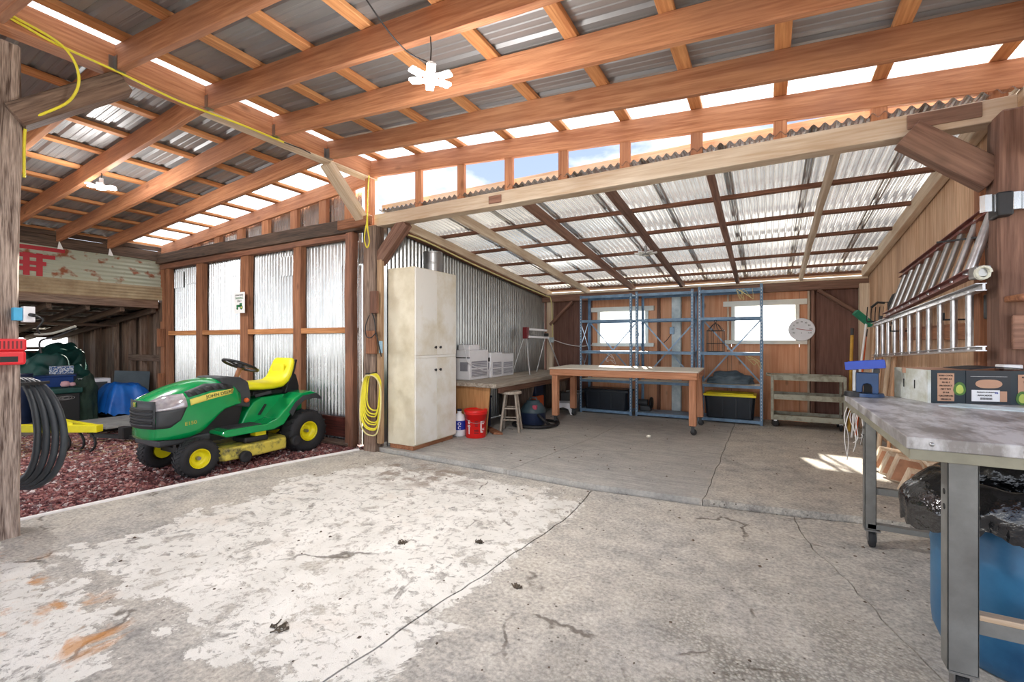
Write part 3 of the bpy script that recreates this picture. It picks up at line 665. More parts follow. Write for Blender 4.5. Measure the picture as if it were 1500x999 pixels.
# its inside: side wall at Y=4.2, far wall, roof
wi = struct('wall_shed', 'dark boarded inside of the low shed')
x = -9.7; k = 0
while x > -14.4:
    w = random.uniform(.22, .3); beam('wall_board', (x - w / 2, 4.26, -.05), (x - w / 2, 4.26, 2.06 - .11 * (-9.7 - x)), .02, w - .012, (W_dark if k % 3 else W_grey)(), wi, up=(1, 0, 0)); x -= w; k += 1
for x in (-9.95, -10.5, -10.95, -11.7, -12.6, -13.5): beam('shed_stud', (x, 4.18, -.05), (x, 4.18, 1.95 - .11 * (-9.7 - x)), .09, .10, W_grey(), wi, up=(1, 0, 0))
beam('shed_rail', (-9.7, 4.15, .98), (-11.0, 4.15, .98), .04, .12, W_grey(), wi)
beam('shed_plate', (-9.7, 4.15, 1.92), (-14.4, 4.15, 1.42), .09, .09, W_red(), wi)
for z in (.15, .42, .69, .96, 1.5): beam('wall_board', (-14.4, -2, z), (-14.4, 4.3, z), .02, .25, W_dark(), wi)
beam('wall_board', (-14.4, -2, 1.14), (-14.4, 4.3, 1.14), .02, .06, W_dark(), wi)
wc = struct('ceiling', 'dark low shed roof of poles and metal')
y = -1.5
for i in range(13):
    beam('shed_rafter', (-9.7, y, 1.86), (-14.5, y, 1.36), .06, .10, W_dark(), wc); y += .46
for i in range(7):
    x = -10.2 - .7 * i; beam('shed_purlin', (x, -2.1, 1.95 - .104 * (-9.7 - x)), (x, 4.3, 1.95 - .104 * (-9.7 - x)), .08, .04, W_dark(), wc)
for i in range(7):
    corr((-9.6, -2.1 + .92 * i, 2.0), (0, 1, 0), Vector((-1, 0, -.104)).normalized(), .93, 5.0, .0677, .009, (0, 0, 1), seg=6).build('shed_roof_sheet', M['galvdull'], wc)
tag(beam('hanging_rail', (-10.6, 1.4, 1.60), (-10.9, 3.9, 1.60), .03, .05, W_dark()), 'dark rail hanging under the low shed roof', 'rail')

# ================================================================ BAY: walls
wl = struct('wall_left', 'grey corrugated metal wall behind the cabinet and bench')
def zbay(y): return 2.77 - .108 * (y - 4.05)     # underside of the purlins
y = 3.98
while y < 8.3:
    L = min(.7, 8.32 - y); corr((-3.93, y, .05), (0, 1, 0), (0, 0, 1), L, zbay(y + .35) + .02 - .05, .0677, .0145, (-1, 0, 0)).build('corrugated_sheet', M['galvdull'], wl); y += .66
beam('wall_plate', (-3.86, 4.0, zbay(4) - .09), (-3.86, 8.2, zbay(8.2) - .09), .06, .14, W_red(), wl)
for y in (4.9, 6.6): beam('wall_stud', (-3.98, y, .05), (-3.98, y, zbay(y)), .09, .04, W_dark(), wl)

wb = struct('wall_back', 'orange plywood back wall with two small windows')
WX = [(-2.80, -1.86, 1.21, 1.90), (-.52, .43, 1.26, 1.92)]     # rough openings x0,x1,z0,z1
YB = 8.34
def panel(x0, x1, z0, z1, m, nm='plywood_panel', y=YB, d=.015): return MB().box(x0 + .002, x1 - .002, y, y + d, z0, z1).build(nm, m, wb, bevel=.001)
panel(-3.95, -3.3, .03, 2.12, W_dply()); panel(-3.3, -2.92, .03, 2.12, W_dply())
xs = [-2.92, -2.80, -1.86, -1.68, -1.44, -1.10, -.55, -.52, .43, .57]
P = W_ply()
panel(-2.92, -2.80, .03, 2.12, P); panel(-2.80, -1.86, .03, 1.21, P); panel(-2.80, -1.86, 1.90, 2.12, P); panel(-1.86, -1.70, .03, 2.12, P)
panel(-1.66, -1.10, .03, 2.12, P); panel(-1.10, -.58, .03, 2.12, P); panel(-.58, -.52, .03, 2.12, P); panel(-.52, .43, .03, 1.26, P); panel(-.52, .43, 1.92, 2.12, P); panel(.43, .57, .03, 2.12, P)
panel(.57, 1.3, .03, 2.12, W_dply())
beam('wall_stud', (-1.68, 8.31, .05), (-1.68, 8.31, 2.12), .05, .05, W_red(), wb, up=(1, 0, 0))
beam('wall_stud', (-1.08, 8.32, .05), (-1.08, 8.32, 2.12), .02, .04, W_red(), wb, up=(1, 0, 0))
beam('wall_stud', (-.57, 8.32, 1.15), (-.57, 8.32, 2.12), .03, .03, W_pale(), wb, up=(1, 0, 0))
beam('wall_stud', (.55, 8.32, .05), (.55, 8.32, 2.12), .03, .03, W_pale(), wb, up=(1, 0, 0))
beam('wall_stud', (.60, 8.30, .05), (.60, 8.30, 2.12), .05, .05, W_brown(), wb, up=(1, 0, 0))
beam('wall_stud', (-3.78, 8.30, .05), (-3.78, 8.30, 2.12), .08, .13, W_pale(), wb, up=(1, 0, 0))
beam('corner_post', (1.23, 8.22, .05), (1.23, 8.22, 2.13), .12, .15, W_pale(), wb, up=(1, 0, 0))
beam('header', (-3.95, 8.27, 2.135), (1.32, 8.27, 2.135), .12, .13, W_brown(), wb, wob=.004)
beam('top_plate', (-3.95, 8.26, 2.222), (1.26, 8.26, 2.222), .13, .04, W_pale(), wb)
for a in ((-3.98, 1.32, -.1, 1.205), (-3.98, 1.32, 1.93, 2.2), (-3.98, -2.81, 1.205, 1.93), (-1.85, -.53, 1.205, 1.93), (.44, 1.32, 1.205, 1.93)): MB().box(a[0], a[1], 8.362, 8.375, a[2], a[3]).build('added_light_backing', W_dark(), wb)  # backing added behind the panels to stop daylight through their gaps
beam('eave_board', (-3.95, 8.45, 2.33), (1.4, 8.45, 2.33), .03, .10, W_pale(), wb)
beam('diagonal_brace', (-3.75, 8.25, 1.62), (-3.28, 8.25, 2.07), .05, .10, W_brown(), wb, up=(0, 1, 0))
beam('diagonal_brace', (.66, 8.25, 2.07), (1.2, 8.25, 1.66), .05, .11, W_brown(), wb, up=(0, 1, 0))
pil = beam('pillar', (-1.37, 8.26, .05), (-1.37, 8.26, 2.12), .11, .15, M['bluegrey'], None, up=(1, 0, 0)); tag(pil, 'pale blue grey pillar between the two windows', 'post')
for i, (x0, x1, z0, z1) in enumerate(WX):
    w = struct('window_%d' % (i + 1), ('left' if i == 0 else 'right') + ' small window glowing with daylight, off white frame')
    f = .055; m = M['frame_paint']
    for nm, a in (('sill', (x0 - .10, x1 + .10, 8.27, 8.36, z0 - .01, z0 + f)), ('head', (x0 - .12, x1 + .10, 8.27, 8.36, z1 - f, z1 + .03)), ('jamb', (x0, x0 + f, 8.28, 8.36, z0 + f, z1 - f)), ('jamb', (x1 - f, x1, 8.28, 8.36, z0 + f, z1 - f))):
        MB().box(*a).build(nm, m, w, bevel=.004)
    MB().box(x0 + f, x1 - f, 8.34, 8.344, z0 + f, z1 - f).build('pane', M['glass'], w)

wr = struct('wall_right', 'tan plank wall under the ladders')
y = 3.98; k = 0
while y < 8.36:
    w = random.uniform(.20, .30); w = min(w, 8.36 - y); MB().box(1.27, 1.29 + .004 * (k % 2), y + .002, y + w - .002, .05, zbay(y + w / 2) + .02).build('wall_plank', W_plank(), wr, bevel=.002); y += w; k += 1
beam('wall_rafter', (1.225, 4.0, zbay(4.0) - .03), (1.225, 8.25, zbay(8.25) - .03), .07, .13, W_pale(), wr)
beam('wall_stud', (1.235, 4.15, .05), (1.235, 4.15, 2.5), .05, .09, W_stud(), wr)
beam('side_rail', (1.245, 4.2, 1.37), (1.245, 6.9, 1.37), .04, .12, W_stud(), wr)

# ================================================================ BAY: roof
cb = struct('ceiling', 'lean-to roof of silvery corrugated sheets over the back bay')
for x in (-3.82, -3.02, -2.14, -1.28, -.42, .44):
    m_ = W_brown() if x in (-2.14, -1.28, -.42) else W_pale()
    beam('rafter', (x, 4.04, zbay(4.04) - .055), (x, 8.42, zbay(8.42) - .055), .045, .11, m_, cb, wob=.008)
for y in (4.14, 4.9, 5.65, 6.4, 7.15, 7.85, 8.38):
    beam('purlin', (-3.95, y, zbay(y) + .019), (1.26, y, zbay(y) + .019), .06, .038, W_red(), cb, wob=.004)
x = -4.0; sl = Vector((0, 1, -.108)).normalized()
while x < 1.25:
    corr((x, 3.915, zbay(3.915) + .055 + .003 * random.random()), (1, 0, 0), sl, min(.68, 1.36 - x), 4.75, .0677, .0145, (0, 0, 1), seg=12).build('roof_sheet', M['galvroof'], cb); x += .61

# ================================================================ LAMPS
def led_lamp(loc, top, label, on=True, rz=0):
    t = thing('led_lamp', label, 'lamp', loc, rz, None)
    T = WM[t.name]; b = MB(T)
    b.cyl((0, 0, -.012), (0, 0, .035), .045, .035, 16).cyl((0, 0, .035), (0, 0, .10), .022, .018, 12); b.build('socket', M['whiteplas'] if on else M['steel'], t)
    MB(T).tube([(0, 0, .1), (.004, .002, .1 + (top - .1) * .5), (0, 0, top)], .004, 6).build('hanging_wire', M['black'], t)
    for k in range(6):
        a = 2 * PI * k / 6 + .2; R = Matrix.Rotation(a, 4, 'Z') @ Matrix.Rotation(-.10, 4, 'Y')
        MB(T @ R).box(.05, .135, -.026, .026, .0, .012).build('blade', M['whiteplas'], t, bevel=.006)
        MB(T @ R).box(.054, .131, -.023, .023, -.006, -.001).build('light_panel', M['led'] if on else M['ledoff'], t)
    MB(T).cyl((0, 0, -.020), (0, 0, -.013), .036, .036, 16).build('light_panel', M['led'] if on else M['ledoff'], t)
    if on:
        ld = bpy.data.lights.new('lamp_glow', 'AREA'); ld.energy = LAMP_W; ld.shape = 'DISK'; ld.size = .26; ld.color = (1, .99, .98)
        lo = bpy.data.objects.new('lamp_glow', ld); C.objects.link(lo); lo.parent = t; lo.location = (0, 0, -.024)
        ld = bpy.data.lights.new('lamp_side_glow', 'POINT'); ld.energy = LAMP_SIDE_W; ld.shadow_soft_size = .12; ld.color = (1, .99, .98)
        lo = bpy.data.objects.new('lamp_side_glow', ld); C.objects.link(lo); lo.parent = t; lo.location = (0, 0, -.16)
    return t
led_lamp((-1.72, 2.09, 2.83), 3.09 - 2.83, 'lit six-blade white lamp hanging from the rafter over the painted floor')
led_lamp((-6.25, 2.11, 2.95), .17, 'lit six-blade white lamp over the gravel and the mower', rz=.4)
led_lamp((-1.30, 5.66, 2.36), .13, 'unlit dusty six-blade lamp under the bay roof', on=False)
tag(MB().tube(smooth_path([(-1.76, 1.2, 3.42), (-1.80, 1.45, 3.20), (-1.80, 1.75, 3.02), (-1.78, 1.95, 2.94), (-1.73, 2.08, 2.93)]), .004, 6).build('lamp_cord', M['black']), 'thin black cord slung from the roof to the lit lamp over the floor', 'cord')
# ================================================================ RIDING MOWER
mw = thing('riding_mower', 'green riding mower with a yellow seat parked on the red gravel', 'mower', (-5.33, 3.0, -.05))
CX = -5.33
Wt = [(2.08, .24), (2.14, .262), (2.3, .285), (2.5, .295), (2.75, .285), (2.92, .26)]
ZT = [(2.08, .725), (2.16, .765), (2.3, .825), (2.45, .87), (2.6, .90), (2.75, .90), (2.86, .87), (2.92, .82)]
ZB = [(2.08, .35), (2.25, .33), (2.40, .335), (2.50, .365), (2.58, .42), (2.66, .51), (2.74, .575), (2.84, .60), (2.92, .62)]
def hx(y, z):
    w = terp(y, Wt); zt = terp(y, ZT); zc = zt - .20
    if z <= zc: return w - .03 * max(0, (zc - z)) / .35
    return w * max(0, (1 - min(1, (z - zc) / (zt - zc)) ** 2.6)) ** (1 / 2.6)
def bow(x, y): return .75 * x * x * max(0, 1 - (y - 2.08) / .35)
def hoodring(y):
    zt = terp(y, ZT); zb = terp(y, ZB); zc = zt - .20; side = []
    for i in range(6): z = zb + (min(zc, zt) - zb) * i / 6 if zc > zb else zb; side.append((hx(y, z), z))
    for i in range(9):
        a = PI / 2 * i / 9; zz = zc + (zt - zc) * math.sin(a); side.append((hx(y, max(zb, zz)), max(zb, zz)))
    side.append((0, zt))
    pts = [(x, z) for x, z in side] + [(-x, z) for x, z in reversed(side[:-1])]
    return [Vector((CX + x, y + bow(x, y), z)) for x, z in pts]
b = MB(); ys = [2.08, 2.10, 2.14, 2.2, 2.3, 2.4, 2.5, 2.56, 2.62, 2.68, 2.74, 2.8, 2.86, 2.92]
rg = [hoodring(y) for y in ys]; b.loft(rg, caps=False, ring_closed=False)
fr_ = rg[0]; n = len(fr_) // 2
v = []
for i in range(n + 1):
    a = fr_[i]; c = fr_[len(fr_) - 1 - i]
    for k in range(7): x = a.x + (c.x - a.x) * k / 6; v.append((x, 2.08 + bow(x - CX, 2.08), a.z))
b.add(v, [(i * 7 + k, i * 7 + k + 1, i * 7 + 8 + k, i * 7 + 7 + k) for i in range(n) for k in range(6)], True)
hood = b.build('hood', M['green'], mw, solid=.006)
def sidepatch(pts_lo, pts_hi, nu, nv, off_, sgn=1):
    """patch between a lower and an upper (y,z) curve, laid on the hood side"""
    def fn(i, j):
        lo = (terp(i, [(k / (len(pts_lo) - 1), p[0]) for k, p in enumerate(pts_lo)]), terp(i, [(k / (len(pts_lo) - 1), p[1]) for k, p in enumerate(pts_lo)]))
        hi = (terp(i, [(k / (len(pts_hi) - 1), p[0]) for k, p in enumerate(pts_hi)]), terp(i, [(k / (len(pts_hi) - 1), p[1]) for k, p in enumerate(pts_hi)]))
        y = lo[0] + (hi[0] - lo[0]) * j; z = lo[1] + (hi[1] - lo[1]) * j; x = hx(y, z)
        return Vector((CX + sgn * (x + off_), y + bow(x, y), z))
    return MB().grid(fn, nu, nv)
# grille wraps the nose
b = MB()
def gf(i, j):
    x = -.245 + .49 * i; z = .455 + .265 * j; return Vector((CX + x, 2.072 + bow(x, 2.08), z))
b.grid(gf, 8, 4)
grl = b.build('grille', M['greyplas'], mw, solid=.008)
for s_ in (1, -1):
    sidepatch([(2.08, .455), (2.20, .455), (2.30, .52)], [(2.08, .635), (2.22, .635), (2.36, .655)], 8, 5, .006, s_).build('grille_side', M['greyplas'], mw, solid=.006)
    hl = sidepatch([(2.085, .625), (2.2, .628), (2.36, .645)], [(2.095, .715), (2.2, .765), (2.34, .775)], 10, 6, .010, s_).build('headlight', mat('headlight_lens', srgb(235, 232, 236), .08, .35, scale=14, col2=srgb(180, 176, 186), bump=0, coat=1), mw, solid=.008)
    vt = sidepatch([(2.38, .735), (2.6, .785), (2.84, .785)], [(2.36, .79), (2.56, .855), (2.83, .845)], 12, 4, .006, s_).build('side_vent', M['greyplas'], mw, solid=.006)
    for k in range(5):
        y = 2.42 + .082 * k; z = terp(y, [(2.38, .755), (2.6, .805), (2.84, .80)])
        sidepatch([(y, z - .012), (y + .052, z - .006)], [(y - .03, z + .028), (y + .024, z + .034)], 2, 2, .012, s_).build('vent_slot', M['ink'], vt, solid=.002)
    sp_ = sidepatch([(2.395, .655), (2.6, .70), (2.82, .735)], [(2.385, .715), (2.6, .765), (2.84, .785)], 12, 3, .009, s_).build('yellow_stripe', M['inkyellow'], mw, solid=.003)
for k in range(3):
    z = .49 + .055 * k; b = MB(); b.tube([(CX + x / 20 * .235, 2.064 + bow(x / 20 * .235, 2.08), z) for x in range(-20, 21, 4)], .010, 6).build('grille_slat', M['greyplas'], mw)
    b = MB(); b.tube([(CX + x / 20 * .225, 2.071 + bow(x / 20 * .225, 2.08), z + .027) for x in range(-20, 21, 4)], .013, 6).build('grille_gap', M['ink'], mw)
MB().box(CX - .045, CX + .0, 2.058, 2.066, .658, .708).build('badge', M['inkgreen'], mw, bevel=.004)
b = MB(); b.tube([(CX - .040, 2.056, .664), (CX - .040, 2.056, .702), (CX - .005, 2.056, .702), (CX - .005, 2.056, .664)], .0025, 5, closed=True)
b.tube([(CX - .034, 2.055, .686), (CX - .026, 2.055, .691), (CX - .016, 2.055, .687), (CX - .009, 2.055, .694)], .002, 4).tube([(CX - .034, 2.055, .686), (CX - .036, 2.055, .672)], .0018, 4).tube([(CX - .016, 2.055, .687), (CX - .012, 2.055, .672)], .0018, 4).tube([(CX - .026, 2.055, .698), (CX - .020, 2.055, .690)], .0015, 4)
b.build('badge_outline', M['inkyellow'], mw)
xs_ = hx(2.7, .745) + .014
def sideface(y, z, dy=1, dz=.1): return face((CX + hx(y, z) + .013, y, z), (-.02, dy, dz), (0, -dz, dy))
def drape(o, d):
    Mw = WM[o.name]; inv = Mw.inverted()
    for v_ in o.data.vertices:
        p = Mw @ v_.co; p.x = CX + hx(p.y, p.z) + d; v_.co = inv @ p
drape(text('JOHN DEERE', .044, M['ink'], mw, sideface(2.685, .742, 1, .13), sx=1.15, bold=.0008), .0125)
drape(text('E150', .05, M['inkyellow'], mw, sideface(2.41, .475, 1, .08), sx=1.1, bold=.0008), .0055)
# lower nose, frame and engine bay
MB().box(CX - .24, CX + .24, 2.14, 2.62, .27, .34).build('front_frame', M['greyplas'], mw, bevel=.02)
MB().prism([(2.42, .30), (2.9, .30), (2.98, .62), (2.90, .74), (2.66, .60), (2.52, .42)], CX - .215, CX + .215, 'x').build('engine_cover', M['black'], mw, bevel=.01)
MB().prism([(2.84, .60), (3.04, .55), (3.05, .70), (3.02, .84), (2.93, .90), (2.80, .915), (2.70, .91)], CX - .235, CX + .235, 'x').build('dashboard', M['greyplas'], mw, bevel=.02)
b = MB(); b.cyl((CX, 3.0, .84), (CX, 3.055, .985), .026).build('steering_column', mat('column_tan', srgb(176, 120, 84), .5, bump=0), mw)
st = MB(); T = Matrix.Translation((CX, 3.06, 1.005)) @ Matrix.Rotation(math.radians(-24), 4, 'X')
ring = [T @ Vector((.185 * math.cos(a * PI / 16), .185 * math.sin(a * PI / 16), .012)) for a in range(32)]
st.tube(ring, .0155, 8, closed=True); st.cyl(T @ Vector((0, 0, -.02)), T @ Vector((0, 0, .02)), .05)
for a in (0.3, PI - .3, 1.5 * PI): st.bar(T @ Vector((0, 0, 0)), T @ Vector((.18 * math.cos(a), .18 * math.sin(a), .012)), .04, .012)
st.build('steering_wheel', M['black'], mw)
MB().lathe([(0, -.03), (.022, -.02), (.028, 0), (.02, .025), (0, .03)], (CX + .26, 2.98, .64), 'x', 12).build('throttle_knob', M['orange'], mw)
# wheels
def tire(x, y, z, R_, w, rr, nm, lugs):
    b = MB(); h = w / 2; r0 = rr
    b.lathe([(r0, -h * .72), (r0 + .02, -h * .95), (R_ * .78, -h), (R_ * .93, -h * .9), (R_, -h * .62), (R_ * 1.01, 0), (R_, h * .62), (R_ * .93, h * .9), (R_ * .78, h), (r0 + .02, h * .95), (r0, h * .72)], (x, y, z), 'x', 40, closed=True)
    for k in range(lugs):
        a = 2 * PI * k / lugs
        for sg_ in (-1, 1):
            c = Matrix.Translation((x, y, z)) @ Matrix.Rotation(a + (.5 * 2 * PI / lugs if sg_ > 0 else 0), 4, 'X') @ Matrix.Translation((sg_ * h * .42, 0, R_ * .995)) @ Matrix.Rotation(sg_ * .5, 4, 'Z')
            b.obox(c, h * .8, R_ * .085, R_ * .07)
    t = b.build(nm, M['rubber'], mw)
    s_ = 1 if x > CX else -1
    b = MB(); b.lathe([(.0, .2 * h), (.03, .2 * h), (.035, .30 * h), (rr * .55, .32 * h), (rr * .72, .30 * h), (rr * .82, .62 * h), (rr * .98, .80 * h), (rr * 1.06, .86 * h), (rr * 1.04, .72 * h), (rr * .9, .3 * h)] if s_ > 0 else [(.0, -.2 * h), (.03, -.2 * h), (.035, -.30 * h), (rr * .55, -.32 * h), (rr * .72, -.30 * h), (rr * .82, -.62 * h), (rr * .98, -.80 * h), (rr * 1.06, -.86 * h), (rr * 1.04, -.72 * h), (rr * .9, -.3 * h)], (x, y, z), 'x', 28)
    b.lathe([(rr * .9, -h * .8), (rr * .9, h * .8)], (x, y, z), 'x', 28)
    b.lathe([(0, -s_ * h * .75), (rr * .9, -s_ * h * .75)], (x, y, z), 'x', 28)
    rm = b.build('wheel_rim', M['yellow'], t)
    MB().cyl((x + s_ * h * .2, y, z), (x + s_ * h * .62, y, z), .022, .018, 12).build('hub_cap', M['steel'], t)
tire(CX + .365, 2.42, .135, .187, .17, .092, 'front_wheel', 26); tire(CX - .365, 2.42, .135, .187, .17, .092, 'front_wheel', 26)
tire(CX + .345, 3.64, .20, .252, .23, .112, 'rear_wheel', 20); tire(CX - .345, 3.64, .20, .252, .23, .112, 'rear_wheel', 20)
MB().cyl((CX - .36, 2.42, .15), (CX + .36, 2.42, .15), .018).bar((CX - .3, 2.42, .165), (CX + .3, 2.42, .165), .05, .05).bar((CX, 2.42, .18), (CX, 2.42, .30), .06, .06).build('axle', M['black'], mw)
MB().cyl((CX - .33, 3.64, .2), (CX + .33, 3.64, .2), .03).build('axle', M['black'], mw)
# footrest and fenders
prof_t = [(2.62, .36), (2.68, .375), (3.10, .375), (3.22, .415), (3.33, .52), (3.43, .62), (3.53, .675), (3.66, .69), (3.74, .66)]
prof_b = [(3.74, .62), (3.64, .63), (3.54, .615), (3.44, .54), (3.38, .44), (3.30, .34), (3.18, .30), (2.66, .30), (2.61, .33)]
for s_ in (1, -1): MB().prism(prof_t + prof_b, CX + s_ * .19 if s_ > 0 else CX - .46, CX + .46 if s_ > 0 else CX - .19, 'x').build('fender', M['green'], mw, bevel=.012)
MB().prism([(2.95, .36), (3.02, .50), (3.10, .60), (3.20, .645), (3.66, .66), (3.72, .62), (3.72, .36)], CX - .20, CX + .20, 'x').build('seat_deck', M['green'], mw, bevel=.015)
MB().prism([(3.36, .47), (3.44, .575), (3.54, .645), (3.72, .66), (3.80, .60), (3.79, .575), (3.70, .60), (3.56, .59), (3.46, .52), (3.40, .42)], CX + .455, CX + .475, 'x').build('fender_trim', M['greyplas'], mw, bevel=.004)
MB().prism([(3.36, .47), (3.44, .575), (3.54, .645), (3.72, .66), (3.80, .60), (3.79, .575), (3.70, .60), (3.56, .59), (3.46, .52), (3.40, .42)], CX - .475, CX - .455, 'x').build('fender_trim', M['greyplas'], mw, bevel=.004)
for s_ in (1, -1): MB().box(CX + s_ * .31 - .10, CX + s_ * .31 + .10, 2.70, 3.06, .374, .382).build('foot_pad', M['greyplas'], mw, bevel=.003)
MB().box(CX - .12, CX + .12, 3.14, 3.62, .66, .71).bar((CX - .1, 3.2, .70), (CX + .1, 3.2, .76), .03, .03).bar((CX + .12, 3.16, .66), (CX + .22, 3.30, .70), .03, .04).build('seat_bracket', M['black'], mw, bevel=.006)
MB().prism([(3.50, .66), (3.70, .67), (3.70, .74), (3.66, .88), (3.60, .92)], CX - .17, CX + .17, 'x').build('seat_support', M['black'], mw, bevel=.01)
MB().bar((CX + .215, 3.15, .45), (CX + .205, 3.23, .56), .012, .05, (1, 0, 0)).build('lever_slot', M['black'], mw)
def slabring(c, nrm, w, t_):
    c = Vector(c); nrm = Vector(nrm).normalized(); out = []
    for k in range(20):
        a = 2 * PI * k / 20; cx_ = math.copysign(abs(math.cos(a)) ** .45, math.cos(a)) * w / 2; cy_ = math.copysign(abs(math.sin(a)) ** .7, math.sin(a)) * t_ / 2
        out.append(c + Vector((cx_, 0, 0)) + nrm * cy_)
    return out
rings = []
path = [(2.985, .775, .34, .05), (3.0, .78, .42, .085), (3.08, .785, .46, .10), (3.2, .775, .48, .10), (3.34, .772, .47, .10), (3.45, .785, .45, .10), (3.515, .83, .44, .09), (3.55, .89, .44, .075), (3.58, .97, .43, .07), (3.605, 1.04, .40, .065), (3.615, 1.075, .36, .05), (3.617, 1.088, .30, .02)]
for i, (y, z, w, t_) in enumerate(path):
    a = path[max(0, i - 1)]; c = path[min(len(path) - 1, i + 1)]; tg = Vector((0, c[0] - a[0], c[1] - a[1])).normalized(); rings.append(slabring((CX, y, z), (0, -tg.z, tg.y), w, t_))
seat = MB().loft(rings).build('seat', M['seat'], mw)
MB().box(CX - .12, CX + .12, 3.525, 3.533, .90, 1.02).build('seat_panel', M['seat'], seat, bevel=.004)
MB().prism([(3.50, .74), (3.60, .80), (3.665, 1.07), (3.63, 1.07), (3.57, .85)], CX - .19, CX + .19, 'x').build('seat_shell', M['black'], mw, bevel=.01)
# cutting deck
MB().prism([(CX - .50, 2.72), (CX - .36, 2.56), (CX + .30, 2.56), (CX + .44, 2.66), (CX + .47, 3.0), (CX + .44, 3.34), (CX + .30, 3.42), (CX - .36, 3.42), (CX - .52, 3.2)], .05, .185).build('mower_deck', M['deck'], mw, bevel=.02)
MB().prism([(CX + .12, 2.9), (CX + .40, 2.88), (CX + .42, 3.14), (CX + .12, 3.2)], .185, .25).build('belt_cover', M['black'], mw, bevel=.02)
MB().box(CX - .2, CX + .2, 2.6, 3.5, .24, .32).build('chassis', M['black'], mw)
MB().box(CX + .30, CX + .40, 3.0, 3.12, .25, .29).build('deck_hanger', M['yellow'], mw)
for (x, y, z) in ((CX + .50, 2.83, .075), (CX + .50, 3.42, .13)):
    MB().lathe([(.0, -.025), (.045, -.028), (.06, -.02), (.062, 0), (.06, .02), (.045, .028), (.018, .015), (0, .015)], (x, y, z), 'x', 20).build('gauge_wheel', M['rubber'], mw)

# ================================================================ THINGS ON THE FRONT POST
bc = thing('battery_charger', 'red battery charger fixed on the front timber post', 'charger', (-4.34, .93, 1.14))
MB().box(-4.342, -4.26, .79, 1.055, 1.235, 1.315).build('vented_top', M['redtool'], bc, bevel=.012)
MB().box(-4.342, -4.25, .80, 1.05, 1.145, 1.235).build('body', M['redtool'], bc, bevel=.015)
for k in range(8): MB().box(-4.262, -4.258, .89 + .019 * k, .898 + .019 * k, 1.25, 1.30).build('vent_slot', M['dkred'], bc)
MB().box(-4.252, -4.247, .93, 1.01, 1.165, 1.20).build('battery_dock', M['ink'], bc, bevel=.001)
MB().box(-4.252, -4.245, .80, .875, 1.15, 1.215).build('data_label', M['steel'], bc, bevel=.002)
eb = thing('junction_box', 'white and blue electrical outlet box on the side of the front post', 'outlet', (-4.34, 1.04, 1.42))
MB().box(-4.345, -4.295, 1.0, 1.043, 1.435, 1.52).build('box', mat('box_blue', srgb(70, 170, 214), .5, bump=0), eb, bevel=.004)
MB().box(-4.345, -4.285, 1.044, 1.10, 1.425, 1.53).build('cover', M['whiteplas'], eb, bevel=.004)
MB().cyl((-4.285, 1.075, 1.475), (-4.25, 1.085, 1.47), .012).build('plug', M['black'], eb)
tag(MB().tube(smooth_path([(-4.25, 1.085, 1.47), (-4.22, 1.12, 1.44), (-4.25, 1.10, 1.38), (-4.28, 1.14, 1.34), (-4.2, 1.2, 1.37), (-4.14, 1.26, 1.39), (-4.2, 1.18, 1.33), (-4.27, 1.12, 1.30), (-4.26, 1.12, 1.22)]), .006, 6).build('power_cord', M['black']), 'tangled black power cord below the white outlet box', 'cord')
tag(MB().tube(smooth_path([(-4.30, 1.10, 1.345), (-4.22, 1.16, 1.35), (-4.08, 1.24, 1.40)], 4), .008, 6).build('wire_end', mat('clamp_grey', srgb(150, 150, 140), .5, bump=0)), 'stiff grey cable end sticking out beside the front post', 'cable')
hs_ = thing('hose_coil', 'thick dark grey hose coiled on the side of the front post', 'hose', (-4.26, 1.18, .2))
for k in range(4):
    hw = .150 + .042 * k; hh = .36 + .010 * k; cz = .665 - .012 * k; pts = []
    for j in range(30):
        a = 2 * PI * j / 30; d_ = hw * math.cos(a) * (1 - .10 * math.sin(a)); pts.append((-4.66 + .872 * d_ - .008 * k, 1.10 + .489 * d_ + .018 * k, cz + hh * math.sin(a)))
    MB().tube(pts, .0215, 10, closed=True).build('hose_loop', mat('hose_grey', (.035, .042, .05), .45, bump=.05) if k == 0 else bpy.data.materials['hose_grey'], hs_)
MB().bar((-4.50, 1.04, 1.0), (-4.56, 1.24, 1.0), .02, .02).build('hanger_peg', M['black'], hs_)
tag(MB().tube(smooth_path([(-4.34, .5, 3.32), (-4.14, .86, 3.325), (-4.14, 1.15, 3.285), (-4.13, 1.5, 3.262), (-4.14, 1.9, 3.235), (-4.14, 2.4, 3.252), (-4.14, 2.8, 3.25)]), .0085, 7).build('extension_cord', M['yellowcord']), 'yellow cord running along the lower edge of the ridge girder', 'cord')
tag(MB().tube(smooth_path([(-4.12, .95, 3.335), (-4.10, 1.18, 3.27), (-4.12, 1.27, 3.12), (-4.18, 1.24, 2.95), (-4.28, 1.10, 2.80), (-4.36, 1.07, 2.73), (-4.36, 1.065, 2.4)]), .0085, 7).build('extension_cord', M['yellowcord']), 'yellow cord loop dropping from the girder to the front post', 'cord')
b = MB(); b.tube([(x, y, -.0) for x, y in ()] or [(-4.14, 2.8, 3.25), (-4.13, 3.0, 3.255), (-4.14, 3.1, 3.25)], .006, 6); tag(b.build('cord_end', M['black']), 'black end of the yellow cord on the girder', 'cord')

